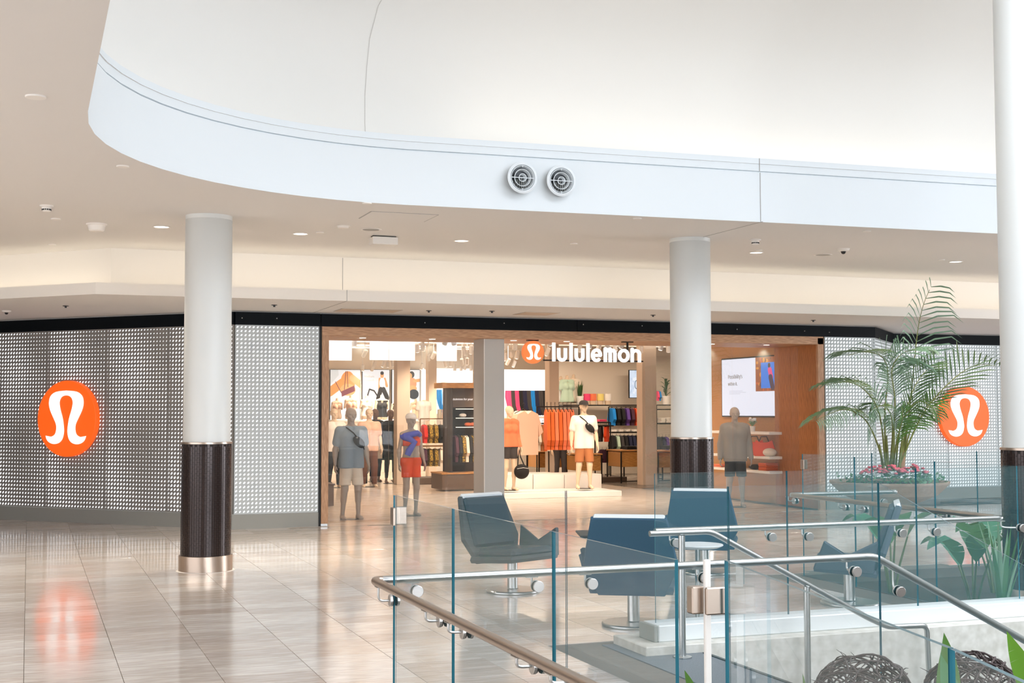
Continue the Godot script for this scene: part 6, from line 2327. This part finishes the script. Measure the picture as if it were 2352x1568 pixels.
func build_store_right():
	var z := -32.0
	# shelf wall behind the middle column
	var r0 := at_z(1508, 930, z)
	var r1 := at_z(1560, 930, z)
	rack("dark rack with shelves partly behind the middle column", Vector3((r0.x + r1.x) * 0.5, 0, z), 0.0, r1.x - r0.x, r0.y, mats.rack_metal, [r0.y - 0.12, 1.38, 0.95])
	hung_row(["cloth_black", "cloth_navy", "cloth_purple", "cloth_cream", "cloth_charcoal", "cloth_black"], 1510, 1556, 1003, z + 0.1, 32, "small top", "the shelved rack beside the middle column")
	for i in 3:
		stack("white box stack on the shelved rack beside the middle column, %s from the left" % nth(i), Vector3(at_z(1516 + 13 * i, 985, z).x, 1.4, z + 0.05), 0.13, 5, "cloth_white")
	hung_row(["cloth_pink", "cloth_blue"], 1507, 1516, 898, z, 22, "small top", "the wall left of the tall white pot")
	var p := at_z(1530, 926, z + 0.1)
	var t := thing("potted_plant", "dark broad-leaved plant in a tall white pot just left of the middle column", "plant", Vector3(p.x, r0.y + 0.015, p.z))
	var st := sb()
	lathe(st, [Vector2(0.0, 0.0), Vector2(0.1, 0.0), Vector2(0.115, 0.22), Vector2(0.108, 0.23), Vector2(0.0, 0.2)], 24, Transform3D(), false)
	obj("pot", st, mats.white_gloss, t)
	for i in 11:
		st = sb()
		var an := i * 2.3
		var d := Vector3(cos(an), 0, sin(an) * 0.6)
		var hh := 0.28 + 0.04 * i
		leaf(st, [Vector3(0, 0.2, 0), d * 0.06 + Vector3(0, hh, 0), d * 0.15 + Vector3(0, hh + 0.06, 0), d * 0.2 + Vector3(0, hh + 0.05, 0)], [0.006, 0.03, 0.035, 0.0], d.cross(Vector3.UP))
		obj("leaf", st, mats.leaf_dark, t)
	# right window: mannequin, screen wall, shelves
	mannequin("taupe mannequin in grey hoodie and black shorts in the right shop window", at_y(1690, 1164, 0), -0.35, 1.80, false, "mannequin_taupe", [["jacket", "hoodie", "cloth_grey"], ["tank", "inner_shirt", "cloth_greige"], ["shorts", "shorts", "cloth_black"]])
	var x := 13.1
	var a := at_x(1660, 824, x)
	var b := at_x(1800, 816, x)
	var lo := at_x(1660, 957, x)
	var c := Vector3(x - 0.02, (a.y + lo.y) * 0.5, (a.z + b.z) * 0.5)
	var w := absf(a.z - b.z)
	var h := a.y - lo.y
	t = thing("wall_screen", "large wall screen with pale message and orange photo corner in the right shop window", "screen", c, -PI * 0.5)
	st = sb()
	box(st, Vector3(0, 0, -0.01), Vector3(w, h, 0.05), 0.006)
	obj("housing", st, mats.gasket_black, t)
	var img := Image.create(512, 320, false, Image.FORMAT_RGB8)
	img.fill(C(228, 234, 250))
	var u0 := int(512 * 0.0)
	img.fill_rect(Rect2i(300, 0, 212, 188), C(150, 78, 36))
	for i in 60:
		blob(img, rng.randf_range(310, 512), rng.randf_range(0, 186), rng.randf_range(4, 14), rng.randf_range(4, 14), [C(214, 140, 40), C(96, 52, 40), C(190, 90, 36)][i % 3])
	img.fill_rect(Rect2i(300, 186, 212, 134), C(228, 234, 250))
	img.fill_rect(Rect2i(345, 30, 150, 140), C(40, 120, 220))
	limb(img, 418, 70, 430, 110, 16, C(226, 70, 130))
	limb(img, 424, 110, 440, 165, 16, C(60, 36, 60))
	blob(img, 414, 46, 10, 13, C(60, 36, 30))
	for q in [[150, 120], [158, 150], [166, 100]]:
		img.fill_rect(Rect2i(66, q[0] + 30, q[1], 2), C(186, 192, 212))
	img.generate_mipmaps()
	st = sb()
	face(st, w - 0.05, h - 0.05, 0.017)
	obj("display", st, picture("screen_message", img, 0.92), t)
	lettering(t, "Possibility's", Vector3(-w * 0.38, h * 0.18, 0.02), w * 0.24, mats.seam_grey)
	lettering(t, "within it.", Vector3(-w * 0.38, h * 0.06, 0.02), w * 0.16, mats.seam_grey)
	# shelves on the wood wall
	var names4 := [[993, "upper"], [1047, "middle"], [1079, "lower"]]
	var sh := []
	for q in names4:
		var e0 := at_x(1700, q[0], x - 0.3)
		st = sb()
		box(st, Vector3(x - 0.18, e0.y, (a.z + b.z) * 0.5 + 0.1), Vector3(0.36, 0.05, w - 0.1), 0.006)
		tag(obj("wall_shelf", st, mats.white_gloss), "white %s shelf on the wood wall under the large screen" % q[1], "shelf", "white shelves under the large screen")
		sh.append(e0.y + 0.025)
	p = at_x(1728, 985, x - 0.2)
	t = thing("flower_pot", "white flowers in a small white pot on the upper shelf under the large screen", "plant", Vector3(p.x, sh[0], p.z))
	st = sb()
	lathe(st, [Vector2(0.0, 0.0), Vector2(0.05, 0.0), Vector2(0.06, 0.1), Vector2(0.0, 0.1)], 20, Transform3D(), false)
	obj("pot", st, mats.white_gloss, t)
	for i in 12:
		st = sb()
		var an := i * 2.4
		var d := Vector3(cos(an), 0, sin(an))
		leaf(st, [Vector3(0, 0.09, 0), d * 0.07 + Vector3(0, 0.16 + 0.02 * (i % 3), 0), d * 0.11 + Vector3(0, 0.16, 0)], [0.006, 0.025, 0.0], d.cross(Vector3.UP))
		obj("leaf", st, mats.leaf_pale, t)
		st = sb()
		ell(st, d * 0.06 * (0.4 + 0.06 * i) + Vector3(0, 0.2 + 0.012 * (i % 5), 0), Vector3(0.028, 0.02, 0.028), 10, 6)
		obj("flower", st, mats.cloth_white, t)
	for q in [[1733, "left"], [1755, "right"]]:
		p = at_x(q[0], 1040, x - 0.22)
		t = thing("tote_bag", "orange tote bag on the middle shelf in the right shop window, %s one" % q[1], "bag", Vector3(p.x, sh[1], p.z), -0.6, "orange tote bags")
		st = sb()
		prism(st, PackedVector2Array([Vector2(-0.17, 0.0), Vector2(0.17, 0.0), Vector2(0.2, 0.14), Vector2(0.15, 0.29), Vector2(0.05, 0.25), Vector2(-0.05, 0.25), Vector2(-0.15, 0.29), Vector2(-0.2, 0.14)]), -0.07, 0.07)
		obj("bag_body", st, mats.cloth_orange, t)
		st = sb()
		tube(st, [Vector3(-0.1, 0.24, 0.05), Vector3(-0.05, 0.36, 0.03), Vector3(0.05, 0.36, 0.03), Vector3(0.1, 0.24, 0.05)], 0.01, 8)
		obj("bag_handle", st, mats.fixture_dark, t)
	p = at_x(1768, 1040, x - 0.2)
	st = sb()
	ell(st, Vector3(0, 0.07, 0), Vector3(0.13, 0.08, 0.13), 18, 10)
	tag(obj("cap_hat", st, mats.cloth_cream, self, Vector3(p.x, sh[1], p.z)), "cream hat at the right end of the middle shelf in the right window", "hat")
	p = at_x(1766, 1078, x - 0.2)
	stack("stack of brick-red folded clothes on the lower shelf in the right window", Vector3(p.x, sh[2], p.z), 0.3, 5, "cloth_rust")
	p = at_x(1660, 1078, x - 0.2)
	stack("low stack of orange folded clothes on the lower shelf left of the hoodie mannequin", Vector3(p.x, sh[2], p.z), 0.26, 2, "cloth_coral")
	p = at_x(1735, 1072, x - 0.2)
	st = sb()
	ell(st, Vector3(0, 0.05, 0), Vector3(0.14, 0.05, 0.09), 16, 8)
	tag(obj("belt_bag", st, mats.fixture_dark, self, Vector3(p.x, sh[2], p.z)), "flat dark pouch on the lower shelf right of the hoodie mannequin", "bag")

# ---------------------------------------------------------------- plants
func curve3(pts: Array, n: int) -> Array:
	var c := Curve3D.new()
	for i in pts.size():
		var a: Vector3 = pts[maxi(i - 1, 0)]
		var b: Vector3 = pts[mini(i + 1, pts.size() - 1)]
		c.add_point(pts[i], (a - b) / 6.0, (b - a) / 6.0)
	var out := []
	var l := c.get_baked_length()
	for i in n:
		out.append(c.sample_baked(l * i / (n - 1.0)))
	return out

func frond(parent: Node3D, path: Array, bare: float, reach: float, m: Material, droop: float, bias := Vector3.ZERO, step := 2):
	var o := parent.position
	var local := []
	for p in path:
		local.append(p - o)
	var spine := curve3(local, 60)
	var stem := sb()
	var pts := []
	var rad := []
	for i in range(0, 60, 3):
		pts.append(spine[i])
		rad.append(lerpf(0.016, 0.003, i / 59.0))
	tube(stem, pts, rad, 6)
	var s := obj("frond_stem", stem, mats.palm_stem, parent)
	var st := sb()
	var first := int(bare * 59)
	for i in range(first, 59, step):
		var f := (i - first) / float(58 - first)
		var t: Vector3 = (spine[mini(i + 1, 59)] - spine[maxi(i - 1, 0)]).normalized()
		var side := t.cross(Vector3.UP * (1.0 - absf(t.y)) + Vector3(0.25, 0, 1.0) * absf(t.y) * absf(t.y)).normalized()
		var up := side.cross(t)
		var len := reach * (0.45 + 0.75 * sin(PI * clampf(0.12 + f * 0.8, 0, 1))) * (1.0 - 0.35 * f)
		for g in [-1.0, 1.0]:
			var dir: Vector3 = (side * g * 0.86 + t * 0.62 + up * 0.25 + bias).normalized()
			var l: float = len * rng.randf_range(0.85, 1.1)
			var a: Vector3 = spine[i]
			var b: Vector3 = a + dir * l * 0.4 + Vector3.DOWN * l * droop * 0.08
			var c: Vector3 = a + dir * l * 0.75 + Vector3.DOWN * l * droop * 0.3
			var d: Vector3 = a + dir * l * 0.97 + Vector3.DOWN * l * droop * 0.68
			leaf(st, [a, b, c, d], [0.004, 0.013, 0.010, 0.0], t + Vector3(0, 0.3, 0), 0.2)
	obj("leaflets", st, m, s)

func build_plants():
	# clay bowl with palm, flowers and ground cover
	var ctr := at_y(2042, 1106, 0.64)
	var base := Vector3(ctr.x, 0, ctr.z)
	var bowl := thing("planter_bowl", "wide shallow clay bowl planter in front of the right perforated wall", "planter", base)
	var st := sb()
	lathe(st, [Vector2(0.3, 0.0), Vector2(0.3, 0.3), Vector2(0.45, 0.33), Vector2(0.72, 0.45), Vector2(0.89, 0.62), Vector2(0.9, 0.65), Vector2(0.87, 0.655), Vector2(0.84, 0.63), Vector2(0.8, 0.58), Vector2(0.0, 0.58)], 64, Transform3D(), false)
	obj("bowl", st, mats.bowl_clay, bowl)
	st = sb()
	lathe(st, [Vector2(0.79, 0.585), Vector2(0.6, 0.62), Vector2(0.0, 0.64)], 40)
	obj("earth", st, mats.soil, bowl)
	var palm := thing("palm_tree", "tall feathery palm in the clay bowl, its top frond reaching up to the cove", "palm", base + Vector3(0, 0.62, 0))
	var zc := base.z
	var P := func(x: float, y: float, dz := 0.0) -> Vector3: return at_z(x, y, zc + dz)
	frond(palm, [P.call(2072, 1075), P.call(2090, 930, 0.05), P.call(2100, 830, 0.1), P.call(2110, 745, 0.15), P.call(2124, 690, 0.2), P.call(2142, 652, 0.28)], 0.42, 0.95, mats.leaf_blue, 0.6)
	frond(palm, [P.call(2066, 1070), P.call(2120, 950, 0.2), P.call(2190, 870, 0.4), P.call(2245, 838, 0.5), P.call(2300, 842, 0.6)], 0.42, 0.62, mats.leaf_dark, 0.2, Vector3(0, 0.45, 0))
	frond(palm, [P.call(2036, 1070), P.call(2032, 950, -0.1), P.call(2040, 862, -0.15), P.call(2028, 820, -0.1), P.call(1985, 808, 0.1), P.call(1940, 818, 0.3)], 0.5, 0.7, mats.leaf_blue, 0.6, Vector3.ZERO, 1)
	frond(palm, [P.call(2046, 1070), P.call(2056, 930, 0.1), P.call(2048, 850, 0.1), P.call(2070, 812, 0.2), P.call(2110, 800, 0.3), P.call(2140, 806, 0.4)], 0.48, 0.65, mats.leaf_blue, 0.6, Vector3.ZERO, 1)
	frond(palm, [P.call(2034, 1068), P.call(2022, 960, 0.2), P.call(1998, 908, 0.3), P.call(1955, 878, 0.45), P.call(1892, 884, 0.6)], 0.42, 0.62, mats.leaf_blue, 0.7, Vector3.ZERO, 1)
	frond(palm, [P.call(2030, 1070), P.call(2012, 1010, 0.3), P.call(1984, 960, 0.45), P.call(1935, 940, 0.6), P.call(1870, 968, 0.8)], 0.36, 0.6, mats.leaf_blue, 0.9, Vector3.ZERO, 1)
	frond(palm, [P.call(2064, 1072), P.call(2076, 980, 0.2), P.call(2088, 920, 0.3), P.call(2112, 868, 0.35), P.call(2150, 832, 0.4)], 0.42, 0.55, mats.leaf_dark, 0.25, Vector3(0, 0.4, 0))
	frond(palm, [P.call(2058, 1072), P.call(2066, 990, 0.3), P.call(2086, 940, 0.4), P.call(2120, 920, 0.55), P.call(2160, 955, 0.7)], 0.4, 0.4, mats.leaf_dark, 0.7)
	frond(palm, [P.call(2044, 1072), P.call(2050, 1000, 0.3), P.call(2046, 950, 0.4), P.call(2024, 930, 0.5), P.call(1990, 950, 0.6)], 0.42, 0.5, mats.leaf_blue, 0.8, Vector3.ZERO, 1)
	frond(palm, [P.call(2076, 1070), P.call(2090, 990, 0.1), P.call(2130, 930, 0.2), P.call(2170, 905, 0.3)], 0.45, 0.4, mats.leaf_green, 0.5)
	frond(palm, [P.call(2052, 1072), P.call(2060, 1010, 0.35), P.call(2074, 960, 0.5), P.call(2070, 930, 0.6)], 0.4, 0.36, mats.leaf_green, 0.6)
	st = sb()
	for q in [[2068, 2090, 940], [2064, 2078, 1000], [2040, 2036, 1000], [2030, 2020, 1020], [2050, 2054, 990]]:
		tube(st, [P.call(q[0], 1082) - palm.position, P.call((q[0] + q[1]) * 0.5, (1082 + q[2]) * 0.5) - palm.position, P.call(q[1], q[2]) - palm.position], [0.03, 0.02, 0.012], 8)
	obj("stem", st, mats.palm_stem, palm)
	st = sb()
	tube(st, [P.call(2070, 1085) - palm.position, P.call(2074, 1050) - palm.position, P.call(2078, 1030) - palm.position], [0.05, 0.04, 0.025], 10)
	obj("trunk", st, mats.palm_bark, palm)
	# pink flowers, jade ground cover
	for q in [[2012, "left"], [2050, "middle"], [2098, "right"]]:
		var p := at_z(q[0], 1082, zc + 0.35)
		var t := thing("flowering_plant", "pink flowering plant in the clay bowl under the palm, %s one of three" % q[1], "flower", Vector3(p.x, 0.6, zc + 0.35), 0.0, "pink flowering plants in the clay bowl")
		st = sb()
		var fl := sb()
		for i in 60:
			var a := rng.randf() * TAU
			var r := 0.22 * sqrt(rng.randf())
			var b := Vector3(cos(a) * r, 0.12 + 0.12 * (1.0 - r / 0.22) + rng.randf() * 0.04, sin(a) * r)
			var d := Vector3(cos(a), rng.randf_range(-0.3, 0.4), sin(a))
			leaf(st, [b, b + d * 0.045, b + d * 0.085], [0.004, 0.03, 0.0], d.cross(Vector3.UP))
			if i % 2 == 0:
				ell(fl, b + Vector3(0, 0.06, 0), Vector3(0.03, 0.018, 0.03), 8, 5)
		obj("foliage", st, mats.leaf_dark, t)
		obj("blossom", fl, mats.petal_pink, t)
	var cover := thing("ground_cover", "low jade green ground cover spilling over the front of the clay bowl", "plant", base + Vector3(0, 0.6, 0))
	st = sb()
	for i in 420:
		var a := rng.randf_range(-0.5, PI + 0.5)
		var r := rng.randf_range(0.45, 0.83)
		var b := Vector3(cos(a) * r, 0.02 + rng.randf() * 0.12, sin(a) * r)
		var d := Vector3(rng.randf_range(-1, 1), rng.randf_range(-0.2, 0.8), rng.randf_range(-1, 1)).normalized()
		leaf(st, [b, b + d * 0.035, b + d * 0.065], [0.004, 0.024, 0.0], d.cross(Vector3(0.1, 1, 0.2)))
	obj("foliage", st, mats.leaf_jade, cover).set_meta("kind", "stuff")
	# rear planting bed: big-leaved plants and sword-leaved plants
	var big := [[Vector3(8.25, -0.1, -11.2), 5, 0.9, "large-leaved plant behind the side railing, nearest the far glass corner"], [Vector3(8.35, -0.1, -10.1), 5, 0.8, "large-leaved plant in the rear bed behind the grey lounge chair"], [Vector3(9.2, -0.1, -10.8), 5, 0.85, "large-leaved plant in the rear bed left of the tall right column"]]
	for q in big:
		var t := thing("broadleaf_plant", q[3], "plant", q[0], 0.0, "large-leaved plants in the rear bed")
		for i in q[1]:
			var an: float = i * 2.4 + q[0].x
			var d := Vector3(cos(an), 0, sin(an))
			var h: float = q[2] * rng.randf_range(0.75, 1.1)
			st = sb()
			var tip := d * 0.16 + Vector3(0, h * 0.6, 0)
			tube(st, [d * 0.03, d * 0.08 + Vector3(0, h * 0.3, 0), tip], [0.014, 0.011, 0.008], 6)
			obj("leaf_stalk", st, mats.palm_stem, t)
			st = sb()
			var line := curve3([tip, tip + d * 0.1 + Vector3(0, 0.16, 0), tip + d * 0.26 + Vector3(0, 0.24, 0), tip + d * 0.44 + Vector3(0, 0.16, 0)], 9)
			leaf(st, line, [0.01, 0.06, 0.095, 0.115, 0.12, 0.105, 0.08, 0.045, 0.0], d.cross(Vector3.UP), 0.3)
			obj("leaf", st, mats.leaf_jade if i % 2 else mats.leaf_green, t)
	for q in [[Vector3(8.6, -0.1, -9.35), "left of the tall right column"], [Vector3(9.0, -0.1, -9.15), "in front of the tall right column"], [Vector3(8.15, -0.1, -9.25), "at the corner of the kerbed railing"], [Vector3(9.5, -0.1, -9.4), "right of the tall right column"]]:
		if q[0].distance_to(Vector3(8.42, -0.1, -9.36)) < 0.6:
			q[0] = Vector3(8.42, -0.1, -9.36) + (q[0] - Vector3(8.42, -0.1, -9.36)).normalized() * 0.62
		var t := thing("sword_leaf_plant", "clump of narrow sword leaves in the rear bed, " + q[1], "plant", q[0], 0.0, "sword-leaved plants in the rear bed")
		for i in 12:
			var an := i * 2.4
			var d := Vector3(cos(an), 0, sin(an))
			var h := rng.randf_range(0.55, 0.95)
			st = sb()
			leaf(st, curve3([d * 0.03, d * 0.08 + Vector3(0, h * 0.5, 0), d * 0.2 + Vector3(0, h, 0)], 6), [0.016, 0.024, 0.024, 0.02, 0.012, 0.0], d.cross(Vector3.UP), 0.35)
			obj("leaf", st, mats.leaf_pale if i % 3 else mats.leaf_green, t)
	# twig balls and leaves in the near bed
	for q in [[1985, 1500, 0.285, "twig ball of woven grey branches at the bottom edge, left one behind glass"], [2236, 1496, 0.28, "twig ball of woven branches at the bottom right corner, beside a green leaf"]]:
		var top := at_z(q[0], q[1], -5.85)
		var t := thing("twig_ball", q[3], "ornament", top - Vector3(0, q[2], 0), 0.0, "woven twig balls in the planting bed")
		st = sb()
		for i in 130:
			var n := Vector3(rng.randf_range(-1, 1), rng.randf_range(-1, 1), rng.randf_range(-1, 1)).normalized()
			var u := n.cross(Vector3(0.3, 1, 0.2)).normalized()
			var v := n.cross(u)
			var a0 := rng.randf() * TAU
			var off := rng.randf_range(-0.28, 0.28)
			var pts := []
			var rad := []
			var span := rng.randf_range(1.0, 2.6)
			for k in 14:
				var a := a0 + span * k / 13.0
				var r: float = q[2] * (0.965 + 0.03 * sin(a * 5.0 + i))
				pts.append((u * cos(a) + v * sin(a)).lerp(n * signf(off + 0.001), absf(off)).normalized() * r + Vector3(sin(a * 9 + i), cos(a * 7 + i), sin(a * 8)) * 0.004)
				rad.append(rng.randf_range(0.004, 0.0078) * (1.0 - 0.4 * k / 13.0))
			tube(st, pts, rad, 5)
			if i % 3 == 0:
				var e: Vector3 = pts[7]
				tube(st, [e, e + (e.normalized() + u * 0.6) * 0.02, e + (e.normalized() * 0.8 + u) * 0.035], [0.003, 0.002, 0.001], 4)
		obj("branches", st, mats.twig, t).set_meta("kind", "stuff")
	var blades := [[[2182, 1700, -4.6], [2178, 1560, -4.6], [2176, 1500, -4.6], [2168, 1452, -4.6], 0.05, "leaf_green", "broad green leaf with a notched tip above the sloping glass at bottom right"], [[2215, 1720, -4.3], [2190, 1600, -4.3], [2172, 1540, -4.3], [2160, 1500, -4.3], 0.042, "leaf_jade", "green leaf behind the sloping glass between the two twig balls"], [[2420, 1680, -4.5], [2365, 1560, -4.5], [2335, 1500, -4.5], [2312, 1448, -4.5], 0.055, "leaf_bright", "long bright green leaf at the right edge above the twig ball"], [[1600, 1620, -5.0], [1590, 1580, -5.0], [1580, 1556, -5.0], [1572, 1538, -5.0], 0.018, "leaf_green", "narrow green leaf tip at the bottom edge left of the blurred steel post"], [[1850, 1640, -5.0], [1848, 1580, -5.0], [1846, 1560, -5.0], [1843, 1545, -5.0], 0.008, "leaf_green", "thin green blade left of the left twig ball"]]
	for q in blades:
		var pts := []
		for k in 4:
			pts.append(at_z(q[k][0], q[k][1], q[k][2]))
		var t := thing("leaf_blade", q[6], "leaf", Vector3(pts[0].x, -0.13, pts[0].z), 0.0, "tall leaves in the near planting bed")
		var line := []
		for p in pts:
			line.append(p - t.position)
		st = sb()
		tube(st, [Vector3(0, 0, 0), line[0]], [0.008, 0.006], 6)
		obj("leaf_stalk", st, mats.palm_stem, t)
		st = sb()
		var w: float = q[4]
		var sp := curve3(line, 12)
		var wid := []
		for k in 12:
			wid.append(w * sin(PI * clampf(0.06 + 0.94 * k / 11.0, 0, 1)) if k < 11 else 0.0)
		leaf(st, sp, wid, Vector3(0.8, 0, 0.6), 0.25)
		obj("blade", st, mats[q[5]], t)
